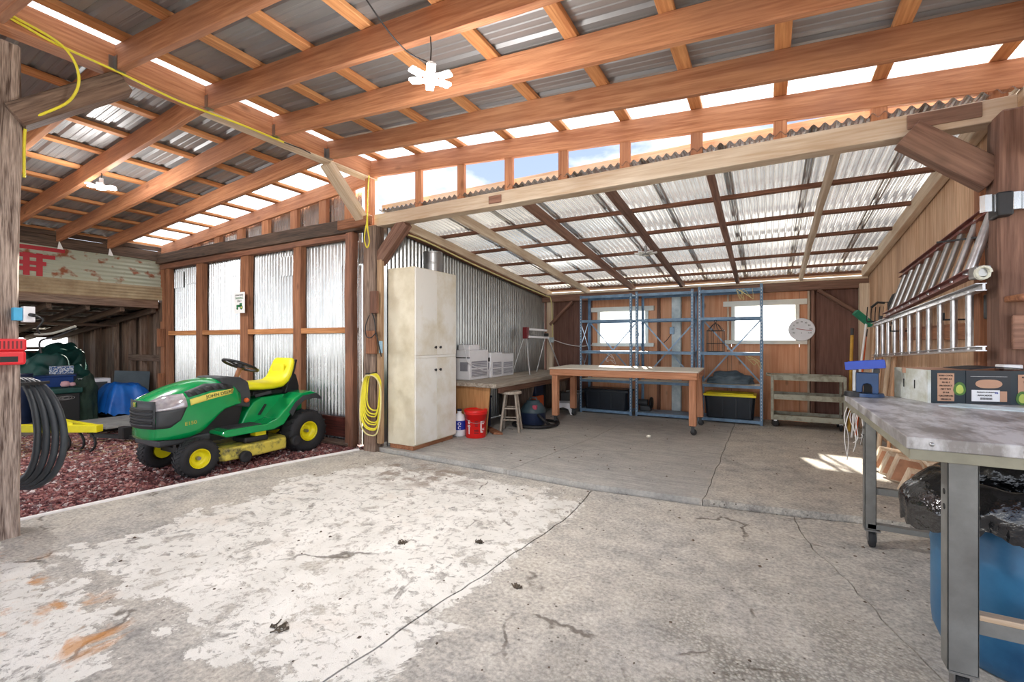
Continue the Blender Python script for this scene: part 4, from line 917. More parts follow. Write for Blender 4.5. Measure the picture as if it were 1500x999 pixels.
# ================================================================ THINGS ON THE GREY POST
pc_ = thing('cord_coil', 'coiled yellow extension cord hung on the grey post', 'cord', (-3.98, 3.79, .2))
for k in range(8):
    random.seed(40 + k); hw = .10 + .008 * k; top = .93 - .003 * k; bot = .50 - .04 * k + random.uniform(-.02, .02); pts = []; ox = random.uniform(-.012, .012)
    for j in range(30):
        a = 2 * PI * j / 30; x = -3.97 + ox + hw * 1.05 * math.copysign(abs(math.cos(a)) ** .7, math.cos(a)); z = (top + bot) / 2 + (top - bot) / 2 * math.copysign(abs(math.sin(a)) ** .8, math.sin(a))
        pts.append((x, 3.80 - .006 * k + .01 * math.sin(3 * a), z))
    MB().tube(pts, .0085, 6, closed=True).build('cord_loop', M['yellowcord'] if k < 7 else M['palecord'], pc_)
tag(MB().cyl((-3.99, 3.85, .91), (-3.98, 3.70, .93), .008).bar((-3.98, 3.71, .925), (-3.80, 3.68, .95), .012, .012).build('hook', M['black']), 'black metal hook holding the yellow cord coil on the grey post', 'hook')
tag(beam('wood_block', (-3.985, 3.83, 1.62), (-3.985, 3.83, 1.88), .04, .11, W_red(), None, up=(1, 0, 0)), 'short reddish board nailed on the grey post at head height', 'board')
tag(beam('wood_block', (-4.03, 3.83, 1.15), (-4.03, 3.83, 1.42), .04, .15, W_stud(), None, up=(1, 0, 0)), 'short light board nailed on the grey post above the cord coil', 'board')
tag(beam('side_board', (-3.955, 3.90, .1), (-3.955, 3.90, 2.25), .05, .07, wood('tan', srgb(186, 156, 122), srgb(130, 98, 70)), None, up=(1, 0, 0)), 'narrow tan board on the right side of the grey post', 'board')
tag(MB().tube(smooth_path([(-4.02, 3.79, 1.60), (-4.07, 3.78, 1.48), (-4.05, 3.77, 1.36), (-3.96, 3.76, 1.34), (-3.88, 3.76, 1.40)]), .006, 6).build('black_strap', M['black']), 'black strap looped over the grey post', 'strap')
tag(MB().tube(smooth_path([(-3.99, 3.80, 1.62), (-3.93, 3.78, 1.54), (-3.90, 3.77, 1.42), (-3.87, 3.80, 1.22), (-3.86, 3.82, 1.12)]), .007, 6).build('black_cable', M['black']), 'black cable hanging down the right side of the grey post', 'cable')
tag(MB().box(-3.90, -3.86, 3.82, 3.84, 1.16, 1.30).build('switch_plate', mat('plate_blue', srgb(150, 186, 206), .5, bump=0), bevel=.003), 'small pale blue switch plate between post and cabinet', 'switch')
tag(MB().tube(smooth_path([(-4.08, 3.84, 3.24), (-4.06, 3.80, 3.0), (-4.05, 3.78, 2.7), (-4.08, 3.77, 2.5), (-4.04, 3.77, 2.38), (-4.0, 3.77, 2.45), (-4.04, 3.78, 2.62), (-4.04, 3.78, 2.9)]), .007, 6).build('extension_cord', M['yellowcord']), 'thin yellow cord hanging from the girder end in front of the pale beam', 'cord')
tag(MB().tube(smooth_path([(-3.95, 4.05, 2.62), (-3.8, 4.4, 2.58), (-3.78, 5.5, 2.44), (-3.78, 6.8, 2.30), (-3.76, 8.0, 2.18), (-3.72, 8.2, 2.1), (-3.70, 8.22, 1.5), (-3.70, 8.2, 1.32)]), .011, 6).build('wall_cable', M['palecord']), 'long cream cable following the top of the left bay wall', 'cable')
tag(MB().box(-3.76, -3.66, 8.17, 8.22, 1.27, 1.37).build('outlet_box', M['bluegrey'], bevel=.004), 'small grey outlet box at the back left corner', 'outlet')
tag(MB().tube(smooth_path([(-3.66, 8.2, 1.32), (-3.4, 8.2, 1.24), (-3.1, 8.22, 1.20), (-2.8, 8.25, 1.24)]), .007, 6).build('sagging_wire', M['pvc']), 'white cord sagging along the back wall from the outlet', 'cord')

# ================================================================ CABINET AND BENCH ALONG THE LEFT WALL
cb_ = thing('cabinet', 'tall off-white cabinet with double doors beside the grey post', 'cabinet', (-3.69, 4.36, .045))
MB().box(-3.9, -3.50, 3.965, 4.745, .10, 2.15).build('carcass', M['cabside'], cb_, bevel=.004)
MB().box(-3.88, -3.53, 3.98, 4.73, .047, .10).build('plinth', W_stud('y'), cb_)
for y0, y1, z0, z1, nm in ((3.972, 4.738, 1.135, 2.14, 'upper'), (3.972, 4.352, .115, 1.10, 'l'), (4.358, 4.738, .115, 1.10, 'r')):
    if nm == 'upper':
        for a, c in ((3.972, 4.353), (4.356, 4.738)):
            d = MB().box(-3.50, -3.482, a, c, z0, z1).build('door', M['cabpaint'], cb_, bevel=.002)
            ky = 4.31 if a < 4.2 else 4.40
            MB().lathe([(0, .0), (.006, 0), (.006, .012), (.016, .018), (.016, .026), (0, .030)], (-3.482, ky, 1.225), 'x', 12).build('knob', M['black'], d)
    else:
        d = MB().box(-3.50, -3.482, y0, y1, z0, z1).build('door', M['cabpaint'], cb_, bevel=.002)
        ky = 4.31 if nm == 'l' else 4.40
        MB().lathe([(0, .0), (.006, 0), (.006, .012), (.016, .018), (.016, .026), (0, .030)], (-3.482, ky, .955), 'x', 12).build('knob', M['black'], d)
MB().box(-3.499, -3.486, 3.972, 4.738, 1.103, 1.132).build('face_rail', M['cabpaint'], cb_)
tag(MB().cyl((-3.76, 4.62, 2.152), (-3.76, 4.62, 2.44), .12, .12, 24).lathe([(.122, .0), (.126, .01), (.122, .02)], (-3.76, 4.62, 2.28), 'z', 24).lathe([(.122, .0), (.128, .01), (.122, .02)], (-3.76, 4.62, 2.42), 'z', 24).build('duct_piece', M['steel']), 'round sheet-metal duct piece standing on the cabinet', 'duct')

bn = thing('long_bench', 'long weathered wooden bench along the grey metal wall', 'bench', (-3.45, 6.3, .045))
beam('top_board', (-3.22, 5.02, .715), (-3.17, 8.0, .715), .33, .055, W_silver(), bn, wob=.004)
beam('top_board', (-3.55, 5.04, .715), (-3.53, 8.0, .715), .33, .055, W_silver(), bn)
beam('top_board', (-3.80, 5.03, .715), (-3.80, 8.0, .715), .19, .055, W_silver(), bn)
beam('apron', (-3.18, 5.3, .64), (-3.16, 7.9, .64), .04, .10, W_brown(), bn)
MB().prism([(-3.74, .047), (-3.26, .047), (-3.20, .68), (-3.80, .68)], 5.10, 5.125, 'y').build('end_panel', wood('panel_tan', srgb(196, 148, 98), srgb(160, 112, 66), 'z', vv=.02), bn)
MB().prism([(-3.70, .047), (-3.30, .047), (-3.16, .68), (-3.80, .68)], 6.36, 6.385, 'y').build('end_panel', W_grey('z'), bn)
MB().prism([(-3.70, .047), (-3.30, .047), (-3.20, .68), (-3.80, .68)], 7.80, 7.825, 'y').build('end_panel', W_grey('z'), bn)

def aircon(x0, x1, y0, y1, z1, label, tall):
    t = thing('air_conditioner', label, 'air conditioner', ((x0 + x1) / 2, (y0 + y1) / 2, .745), 0, None)
    z0 = .7435
    MB().box(x0, x1, y0, y1, z0, z1).build('casing', M['whiteplas'], t, bevel=.012)
    gm = mat('grille_grey', srgb(150, 150, 160), .5, bump=0) if 'grille_grey' not in bpy.data.materials else bpy.data.materials['grille_grey']
    h = (z1 - z0); g = MB().box(x1 + .0, x1 + .006, y0 + .05, y1 - .05, z0 + .10 * h, z0 + .62 * h).build('grille', gm, t)
    for k in range(9): MB().box(x1 + .004, x1 + .012, y0 + .05, y1 - .05, z0 + h * (.12 + .054 * k), z0 + h * (.132 + .054 * k)).build('louver', M['whiteplas'], g)
    MB().box(x1 + .004, x1 + .014, y0 + .04, y1 - .04, z0 + .36 * h, z0 + .40 * h).build('cross_bar', M['whiteplas'], g)
    MB().box(x0 + .08, x1 - .03, y0 - .006, y0, z0 + .30 * h, z0 + .60 * h).build('side_vent', gm, t)
    return t
a1 = aircon(-3.90, -3.66, 5.30, 5.80, 1.17, 'tallest white window air conditioner, nearest the cabinet', 1)
MB().box(-3.88, -3.68, 5.33, 5.60, 1.17, 1.245).build('top_housing', M['whiteplas'], a1, bevel=.015)
MB().box(-3.9, -3.655, 5.295, 5.302, 1.055, 1.07).build('seam', M['greyplas'], a1)
a2 = aircon(-3.90, -3.64, 5.84, 6.19, 1.12, 'middle white window air conditioner with a small dark display', 0)
MB().box(-3.80, -3.66, 5.832, 5.84, .99, 1.05).build('display', M['black'], a2)
a3 = aircon(-3.90, -3.67, 6.215, 6.60, 1.10, 'white window air conditioner farthest from the cabinet', 0)
MB().tube(smooth_path([(-3.80, 5.28, 1.24), (-3.74, 5.25, 1.26), (-3.68, 5.24, 1.1), (-3.66, 5.26, 1.0), (-3.63, 5.5, .90), (-3.62, 5.7, .86), (-3.63, 5.82, .90)]), .006, 6).build('power_lead', M['whiteplas'], a1)

sw = thing('folding_sawhorse', 'white folding stand with dark red brackets standing on the bench', 'stand', (-3.55, 6.95, .745))
lp_, rp_ = Vector((-3.50, 6.70, 1.50)), Vector((-3.50, 7.50, 1.49))
MB().bar(lp_, rp_, .05, .035).build('top_bar', M['whiteplas'], sw, bevel=.004)
MB().bar(lp_ + Vector((.05, 0, -.13)), rp_ + Vector((.05, 0, -.13)), .03, .035).build('rail', M['whiteplas'], sw, bevel=.004)
for c, zz in ((lp_, 1), (rp_, 0)):
    for dx, dy in ((.14, -.12), (-.20, -.10)) if zz else ((.17, .28), (-.16, -.06)):
        MB().cyl(c + Vector((0, 0, -.05)), (c.x + dx, c.y + dy, .746), .012, .012, 8).build('leg', M['steel'] if zz else M['alu'], sw)
MB().box(lp_.x - .04, lp_.x + .05, lp_.y - .04, lp_.y + .04, 1.34, 1.53).build('bracket', M['dkred'], sw, bevel=.01)
MB().box(rp_.x - .03, rp_.x + .04, rp_.y - .03, rp_.y + .03, 1.38, 1.44).build('bracket', M['black'], sw, bevel=.01)

bk = thing('bucket', 'red plastic bucket with a lid standing under the bench end', 'bucket', (-3.34, 4.98, .045))
T = WM[bk.name]
MB(T).lathe([(0, 0.0), (.128, .0), (.132, .01), (.142, .30), (.150, .30), (.150, .325), (.146, .33)], (0, 0, 0), 'z', 36).build('body', M['red'], bk)
MB(T).lathe([(.0, .352), (.13, .352), (.135, .362), (.153, .362), (.155, .33), (.152, .325), (.148, .33)], (0, 0, 0), 'z', 36).build('lid', M['red'], bk)
MB(T).tube([(.15 * math.cos(a), .15 * math.sin(a), .30 - .09 * math.sin((a + 2.3) * 1.0) if 0 else .30 - .10 * math.sin(PI * k / 14)) for k, a in [(k, -2.5 + PI * k / 14) for k in range(15)]], .003, 5).build('handle', M['steel'], bk)
def onbucket(s, ang, z, size, rot=False, m=None):
    r = .1425; p = Vector((-3.34 + r * math.cos(ang), 4.98 + r * math.sin(ang), .045 + z)); right = Vector((-math.sin(ang), math.cos(ang), 0)); up = Vector((0, 0, 1))
    if rot: right, up = Vector((0, 0, 1)), -right
    text(s, size, m or M['white'], bk, face(p, right, up))
onbucket('8', -1.62, .21, .07); onbucket('8', -1.62, .16, .06, True); onbucket('C', -.25, .20, .06, True); onbucket('K', -.25, .12, .055, True)
onbucket('I', -1.62, .10, .14); onbucket('[', -.45, .16, .16)
b = MB(T)
for z, w in ((.22, .05), (.20, .03), (.18, .05), (.165, .04), (.11, .07), (.09, .07), (.07, .07)):
    a = -.93; b.bar((.1415 * math.cos(a - w * 3), .1415 * math.sin(a - w * 3), z), (.1415 * math.cos(a + w * 3), .1415 * math.sin(a + w * 3), z), .006, .008)
b.build('warning_print', M['dkred'], bk)

bt = thing('jug', 'white jug with a blue label beside the red bucket', 'jug', (-3.56, 4.92, .045))
T = WM[bt.name]
MB(T).lathe([(0, 0), (.075, .0), (.085, .02), (.085, .22), (.06, .28), (.028, .30), (.028, .33), (0, .33)], (0, 0, 0), 'z', 24).build('body', M['whiteplas'], bt)
MB(T).lathe([(.0865, .09), (.0865, .21)], (0, 0, 0), 'z', 24).build('printed_label', M['inkblue'], bt)
MB(T).cyl((0, 0, .33), (0, 0, .355), .03).build('cap', M['navy'], bt)
r = .088
for s, z in (('O', .17), ('C', .12)): text(s, .06, M['white'], bt, face(Vector((-3.56 + r * math.cos(-.95), 4.92 + r * math.sin(-.95), .045 + z)), (math.sin(.95), math.cos(.95), 0), (0, 0, 1)))

tag(MB().prism([(-3.60, 5.50), (-3.50, 5.44), (-3.20, 5.20), (-3.08, 5.24), (-3.30, 5.42), (-3.52, 5.58)], .047, .075).build('wood_offcut', W_stud('y'), bevel=.004), 'pointed brown wooden offcut lying on the floor by the stool', 'wood piece')
sl_ = thing('stool', 'plain wooden stool pushed under the bench', 'stool', (-3.13, 5.55, .045), .35)
T = WM[sl_.name]
MB(T).prism([(.15 * math.cos(a * PI / 10), .15 * math.sin(a * PI / 10)) for a in range(20)], .52, .555).build('seat', W_silver('y'), sl_, bevel=.008)
lg = []
for k in range(4):
    a = PI / 4 + k * PI / 2; lg.append((a, (.10 * math.cos(a), .10 * math.sin(a), .52), (.185 * math.cos(a), .185 * math.sin(a), .002)))
    MB(T).cyl(lg[-1][2], lg[-1][1], .019, .016, 10).build('leg', W_silver('z'), sl_)
for k in range(4):
    for f_ in (.32, .62):
        p = Vector(lg[k][2]).lerp(Vector(lg[k][1]), f_ + .04 * (k % 2)); q = Vector(lg[(k + 1) % 4][2]).lerp(Vector(lg[(k + 1) % 4][1]), f_ + .04 * (k % 2)); MB(T).cyl(p, q, .010, .010, 8).build('rung', W_silver('z'), sl_)

vc = thing('shop_vacuum', 'squat grey shop vacuum with a coiled black hose under the bench', 'vacuum', (-3.04, 6.06, .045))
T = WM[vc.name]
MB(T).lathe([(0, .02), (.17, .02), (.19, .05), (.185, .20), (.19, .21)], (0, 0, 0), 'z', 28).build('tank', M['navy'], vc)
MB(T).lathe([(.192, .205), (.192, .23), (.17, .27), (.13, .33), (.10, .345), (.10, .37), (0, .375)], (0, 0, 0), 'z', 28).build('motor_head', mat('vac_head', srgb(54, 72, 80), .5, bump=.03), vc)
MB(T).tube([(-.07, 0, .36), (-.05, 0, .41), (.05, 0, .41), (.07, 0, .36)], .012, 8).build('handle', M['greyplas'], vc)
MB(T).box(.06, .12, -.15, -.10, .26, .32).build('red_patch', mat('pinkish', srgb(190, 80, 100), .5, bump=0), vc, bevel=.006)
MB(T).tube(smooth_path([(.10, -.10, .20), (.24, -.14, .12), (.30, -.02, .03), (.30, .25, .03), (.1, .34, .03), (-.1, .3, .03), (-.26, .06, .03), (-.22, -.22, .03), (.02, -.30, .03), (.26, -.20, .03), (.36, .06, .035)]), .022, 10).build('hose', M['black'], vc)
ob = thing('tool_case', 'orange and dark blue case standing under the bench', 'case', (-3.42, 6.75, .045))
MB().box(-3.56, -3.26, 6.62, 6.9, .047, .40).build('lower_case', M['orange'], ob, bevel=.01)
MB().box(-3.55, -3.27, 6.62, 6.9, .402, .57).build('upper_case', M['navy'], ob, bevel=.01)
MB().box(-3.48, -3.44, 6.60, 6.62, .1, .5).build('strap', M['black'], ob)
for lb, x, y, h, m in (('dark crate pushed under the bench behind the bucket', -3.7, 5.55, .42, 'navy'), ('black bin under the bench beside the orange case', -3.55, 7.15, .5, 'black')):
    q = thing('storage_bin', lb, 'bin', (x, y, .045)); T = WM[q.name]
    MB(T).prism([(-.14, -.16), (.14, -.16), (.14, .16), (-.14, .16)], 0.001, h).build('body', M[m], q, bevel=.01); MB(T).box(-.155, .155, -.175, .175, h, h + .03).build('rim', M[m], q, bevel=.006)
q = thing('step_stool', 'white plastic child step chair under the work table', 'stool', (-3.08, 7.3, .045)); T = WM[q.name] @ Matrix.Rotation(.35, 4, 'Z')
MB(T).prism([(-.17, 0), (-.13, 0), (-.09, .10), (0, .13), (.09, .10), (.13, 0), (.17, 0), (.14, .19), (-.14, .19)], -.14, -.125, 'y').build('front_panel', M['whiteplas'], q, bevel=.004)
MB(T).prism([(-.17, 0), (-.13, 0), (-.09, .10), (0, .13), (.09, .10), (.13, 0), (.17, 0), (.14, .19), (-.14, .19)], .125, .14, 'y').build('back_panel', M['whiteplas'], q, bevel=.004)
MB(T).box(-.145, .145, -.14, .14, .185, .205).build('seat', M['whiteplas'], q, bevel=.008)
b = MB(T @ Matrix.Translation((-.12, 0, .2)) @ Matrix.Rotation(PI / 2, 4, 'Z'))
o_ = [(-.13, 0), (.13, 0), (.10, .21), (-.10, .21)]; i_ = [(-.06, .03), (.06, .03), (.05, .15), (-.05, .15)]
vv = [(x, d, z) for d in (0, .02) for x, z in o_ + i_]; b.add(vv, [f for k in range(4) for f in ((k, (k + 1) % 4, 4 + (k + 1) % 4, 4 + k), (12 + k, 12 + (k + 1) % 4, 8 + (k + 1) % 4, 8 + k), (k, 8 + k, 8 + (k + 1) % 4, (k + 1) % 4), (4 + k, 4 + (k + 1) % 4, 12 + (k + 1) % 4, 12 + k))])
b.build('backrest', M['whiteplas'], q)
MB(T).box(-.16, -.14, -.12, .12, 0, .19).build('side_panel', M['whiteplas'], q, bevel=.003)
q = thing('metal_bin', 'grey metal trough left of the blue shelves', 'bin', (-3.07, 7.85, .045)); T = WM[q.name]
for a in ((-.20, .14, -.20, -.19, .0, .32), (-.20, .14, .19, .20, .0, .32), (-.20, -.19, -.19, .19, 0, .32), (.13, .14, -.19, .19, 0, .32)): MB(T).box(*a).build('side', M['steel'], q)
MB(T).tube([(-.21, -.21, .32), (.15, -.21, .32), (.15, .21, .32), (-.21, .21, .32)], .010, 6, closed=True).build('rim', M['alu'], q)
# ================================================================ WORK TABLE ON CASTERS
wt = thing('work_table', 'wooden work table on black casters before the blue shelves', 'table', (-1.86, 6.83, .045), .045)
T = WM[wt.name]; HX, HY = 1.055, .50
def tb(nm, a, c, w, h, m, par=wt, **k): return beam(nm, T @ Vector(a), T @ Vector(c), w, h, m, par, **k)
MB(T).box(-HX, HX, -HY, HY, .835, .853).build('table_top', M['particle'], wt, bevel=.002)
tb('apron', (-HX + .02, -HY + .02, .785), (HX - .02, -HY + .02, .785), .038, .09, W_table()); tb('apron', (-HX + .02, HY - .02, .785), (HX - .02, HY - .02, .785), .038, .09, W_table())
tb('apron', (-HX + .02, -HY + .04, .785), (-HX + .02, HY - .04, .785), .038, .09, W_table()); tb('apron', (HX - .02, -HY + .04, .785), (HX - .02, HY - .04, .785), .038, .09, W_table())
for sx_, sy_ in ((-1, -1), (1, -1), (1, 1), (-1, 1)):
    x, y = sx_ * (HX - .08), sy_ * (HY - .09); tp = (x - sx_ * .0, y, .83)
    bt_ = (x + (.03 if (sx_ > 0 and sy_ > 0) else 0), y, .125); tb('leg', bt_, tp, .09, .09, W_table(), up=(1, 0, 0), bevel=.006)
    c = MB(T); c.lathe([(0, -.014), (.03, -.014), (.04, -.010), (.04, .010), (.03, .014), (0, .014)], (bt_[0] + .01, y, .042), 'y', 18)
    cs = c.build('caster_wheel', M['rubber'], wt)
    MB(T).box(bt_[0] - .02, bt_[0] + .02, y - .022, y - .017, .04, .115).box(bt_[0] - .02, bt_[0] + .02, y + .017, y + .022, .04, .115).box(bt_[0] - .035, bt_[0] + .035, y - .03, y + .03, .115, .124).build('caster_fork', M['greyplas'], cs)
tb('side_rail', (-HX + .08, -HY + .1, .70), (-HX + .08, HY - .1, .70), .035, .09, W_table())

# ================================================================ BLUE SHELVES
def shelving(x0, x1, y0, y1, ztop, levels, label):
    t = thing('shelving_unit', label, 'shelf', ((x0 + x1) / 2, (y0 + y1) / 2, .045), 0, None)
    for (x, sx_) in ((x0, 1), (x1, -1)):
        for (y, sy_) in ((y0, 1), (y1, -1)):
            p = MB().box(min(x, x + sx_ * .038), max(x, x + sx_ * .038), y - .001 if sy_ > 0 else y - .002, y + .002 if sy_ > 0 else y + .001, .047, ztop).box(x if sx_ > 0 else x - .003, x + .003 if sx_ > 0 else x, min(y, y + sy_ * .038), max(y, y + sy_ * .038), .047, ztop).build('upright', M['blue_steel'], t)
            if sy_ > 0:
                b = MB(); z = .12
                while z < ztop - .04: b.box(x + sx_ * .014, x + sx_ * .024, y - .0025, y - .0012, z, z + .022); z += .05
                h = b.build('punched_holes', mat('hole_pale', srgb(196, 206, 214), .5, bump=0) if 'hole_pale' not in bpy.data.materials else bpy.data.materials['hole_pale'], p); h['kind'] = 'stuff'
    for k, z in enumerate(levels):
        s_ = MB(); s_.box(x0 + .004, x1 - .004, y0 + .004, y1 - .004, z - .003, z)
        m = M['particle'] if k in (1,) else M['blue_steel_l']
        sh = s_.build('shelf', m, t)
        for ya in (y0 + .003, y1 - .006): MB().box(x0 + .003, x1 - .003, ya, ya + .003, z - .042, z + .001).build('shelf_lip', M['blue_steel'], sh)
    def strip(a, c): MB().bar(a, c, .003, .022, up=(0, 0, 1)).build('cross_brace', M['blue_steel_l'], t)
    zb_, zt_ = levels[1], levels[3]
    strip((x0 + .02, y1, zt_ - .02), (x1 - .02, y1, zb_)); strip((x1 - .02, y1 + .004, zt_ - .02), (x0 + .02, y1 + .004, zb_))
    for x in (x0, x1):
        for za, zc in ((zb_, (zb_ + zt_) / 2), ((zb_ + zt_) / 2, zt_)):
            strip((x, y0, za), (x, y1, zc)); strip((x + .003, y1, za), (x + .003, y0, zc))
    return t
LV = [.11, .63, 1.125, 1.665, 2.09]
shelving(-2.90, -1.98, 7.62, 8.08, 2.10, LV, 'left blue steel shelving unit with a dark tote at its foot')
shelving(-1.93, -1.02, 7.66, 8.12, 2.125, LV, 'middle blue steel shelving unit, nearly empty')
shelving(-.95, -.06, 7.66, 8.12, 2.15, LV, 'right blue steel shelving unit with a wire cage and a yellow-lidded tote')
def tote(x0, x1, y0, y1, z0, z1, mb_, ml, label):
    t = thing('tote', label, 'tote', ((x0 + x1) / 2, (y0 + y1) / 2, z0), 0, None); c = .03; rings = []
    for z, d in ((z0, .03), (z0 + .01, .025), (z1 - .05, .0)):
        rings.append([Vector(p) for p in ((x0 + d + c, y0 + d, z), (x1 - d - c, y0 + d, z), (x1 - d, y0 + d + c, z), (x1 - d, y1 - d - c, z), (x1 - d - c, y1 - d, z), (x0 + d + c, y1 - d, z), (x0 + d, y1 - d - c, z), (x0 + d, y0 + d + c, z))])
    MB().loft(rings, smooth=False).build('body', mb_, t, bevel=.004)
    for k in range(4):
        x = x0 + .06 + (x1 - x0 - .14) * k / 3 * 1.0; MB().box(x, x + .02, y0 + .0, y0 + .03, z0 + .03, z1 - .06).build('rib', mb_, t, bevel=.003)
    MB().box(x0 - .015, x1 + .015, y0 - .015, y1 + .015, z1 - .05, z1 - .015).box(x0 + .02, x1 - .02, y0 + .02, y1 - .02, z1 - .015, z1).build('lid', ml, t, bevel=.006)
    return t
tote(-2.84, -2.06, 7.64, 8.05, .112, .47, M['toteblk'], M['toteblk'], 'dark blue-black tote on the bottom of the left blue shelves')
tote(-.86, -.16, 7.68, 8.08, .112, .50, M['toteblk'], M['yellow'], 'black tote with a bright yellow lid on the bottom shelf')
q = thing('grinder', 'dark bench tool with a round wheel on the middle shelves bottom', 'tool', (-1.82, 7.9, .112))
MB().cyl((-1.93, 7.9, .25), (-1.78, 7.9, .25), .055).build('motor', M['greyplas'], q); MB().lathe([(.0, -.02), (.09, -.02), (.10, 0), (.09, .02), (0, .02)], (-1.72, 7.9, .25), 'x', 20).build('wheel', M['black'], q)
MB().box(-1.90, -1.72, 7.84, 7.96, .113, .20).build('base', M['greyplas'], q, bevel=.01)
# wire cage
wg = thing('wire_cage', 'black wire bird cage standing on the right blue shelves', 'cage', (-.72, 7.88, 1.126)); rr = .13
for z in (1.135, 1.26, 1.46): MB().tube([(-.72 + rr * math.cos(a * PI / 8), 7.88 + rr * math.sin(a * PI / 8), z) for a in range(16)], .005, 6, closed=True).build('hoop', M['black'], wg)
for k in range(10):
    a = 2 * PI * k / 10; x, y = -.72 + rr * math.cos(a), 7.88 + rr * math.sin(a)
    MB().tube([(x, y, 1.13), (x, y, 1.46), (-.72 + .04 * math.cos(a), 7.88 + .04 * math.sin(a), 1.56), (-.72, 7.88, 1.59)], .0035, 5).build('wire', M['black'], wg)
MB().tube([(-.72 + .02 * math.cos(a * PI / 6), 7.88, 1.61 + .02 * math.sin(a * PI / 6)) for a in range(12)], .004, 5, closed=True).build('ring', M['black'], wg)
def lump(name, c, rx, ry, rz_, m, label, cat, seed=1, flat=.0, n=26, amp=.28):
    b = MB()
    def fn(i, j):
        th = 2 * PI * i; ph = PI / 2 * (1 - j); d = Vector((math.cos(th) * math.cos(ph), math.sin(th) * math.cos(ph), math.sin(ph)))
        k = 1 + amp * noise.noise(d * 1.6 + Vector((seed, 0, 0))) + amp * .5 * noise.noise(d * 4.1 + Vector((0, seed, 0))) + amp * .22 * abs(noise.noise(d * 9 + Vector((0, 0, seed))))
        sk = math.copysign(abs(math.cos(ph)) ** .6, math.cos(ph))
        return Vector((c[0] + rx * k * math.cos(th) * sk, c[1] + ry * k * math.sin(th) * sk, c[2] + max(0, rz_ * k * math.sin(ph) ** .8 if ph > 0 else 0)))
    b.grid(fn, n * 2, n); o = b.build(name, m, subd=1); tag(o, label, cat); return o
lump('folded_tarp', (-.52, 7.92, .634), .30, .15, .17, mat('grey_tarp', srgb(98, 116, 128), .6, scale=3, col2=srgb(60, 78, 92), bump=.1), 'crumpled grey blue tarp on the right shelves above the yellow-lidded tote', 'tarp', 4)
for k, (px, pz, lb, m_) in enumerate(((-.16, 1.08, 'loose pale string tangled at the right end of the blue shelves', 'palecord'), (-2.35, 1.12, 'pale loops of string hanging in the left blue shelves', 'pvc'), (-.28, 2.08, 'short pale strings hanging from the top of the right shelves', 'palecord'))):
    random.seed(60 + k); pts = []
    for j in range(9): pts.append((px + random.uniform(-.16, .10), 7.66 - .03 + random.uniform(-.015, .015), pz - random.uniform(0, .22) if k < 2 else pz - .16 * (j % 2)))
    tag(MB().tube(smooth_path(pts, 5), .0035, 5).build('string', M[m_]), lb, 'string')

# ================================================================ BACK WALL ITEMS
th = thing('wall_thermometer', 'round white dial thermometer right of the right window', 'thermometer', (.455, 8.25, 1.29))
MB().lathe([(0, 8.275), (.172, 8.275), (.176, 8.262), (.170, 8.250), (.160, 8.252), (0, 8.256)], (.455, 0, 1.475), 'y', 40).build('case', M['whiteplas'], th)
FT = lambda x, z: face((x, 8.250, z), (1, 0, 0), (0, 0, 1))
for k, s in enumerate(('-40', '-20', '0', '20', '40', '60', '80', '100', '120')):
    a = math.radians(205 - 230 * k / 8); text(s, .032, M['ink'], th, FT(.455 + .118 * math.cos(a), 1.475 + .118 * math.sin(a)), name='numeral')
MB().bar((.385, 8.249, 1.49), (.585, 8.249, 1.455), .002, .008).build('needle', M['inkred'], th)
text('F', .03, M['ink'], th, FT(.455, 1.42)); 
tag(MB().box(-1.47, -1.40, 8.16, 8.20, 1.42, 1.54).build('outlet_box', M['blue_steel_l'], bevel=.005), 'small pale blue outlet box on the pillar between the windows', 'outlet')
tag(MB().tube(smooth_path([(-1.44, 8.15, 1.42), (-1.50, 8.14, 1.33), (-1.56, 8.14, 1.27)], 5), .006, 6).build('plug_cord', M['black']), 'short dark cord hanging below the pillar outlet', 'cord')

ct = thing('utility_cart', 'worn grey three-shelf metal cart against the brown wall panel', 'cart', (.5, 7.92, .045))
X0, X1, Y0, Y1 = .06, .93, 7.70, 8.12
for x in (X0, X1):
    for y in (Y0, Y1): MB().box(x - .018, x + .018, y - .018, y + .018, .15, .80).build('corner_post', M['cart'], ct, bevel=.003)
for z, m in ((.17, 'rustboard'), (.47, 'rustboard'), (.75, 'rustboard')):
    sh = MB().box(X0, X1, Y0, Y1, z, z + .004).build('shelf', M[m], ct)
    for a in ((X0, X1, Y0 - .006, Y0, z - .02, z + .055), (X0, X1, Y1, Y1 + .006, z - .02, z + .055), (X0 - .006, X0, Y0, Y1, z - .02, z + .055), (X1, X1 + .006, Y0, Y1, z - .02, z + .055)): MB().box(*a).build('lip', M['cart'], sh)
MB().tube([(X0, Y0, .79), (X0 - .07, Y0, .80), (X0 - .07, Y1, .80), (X0, Y1, .79)], .012, 8).build('push_handle', M['cart'], ct)
for x in (X0 + .04, X1 - .04):
    for y in (Y0 + .03, Y1 - .03):
        w_ = MB().lathe([(0, -.018), (.035, -.018), (.05, -.012), (.05, .012), (.035, .018), (0, .018)], (x, y, .096), 'y' if x < .5 else 'x', 18).build('caster_wheel', M['rubber'], ct)
        MB().box(x - .02, x + .02, y - .026, y + .026, .13, .152).build('caster_fork', M['whiteplas'], w_)

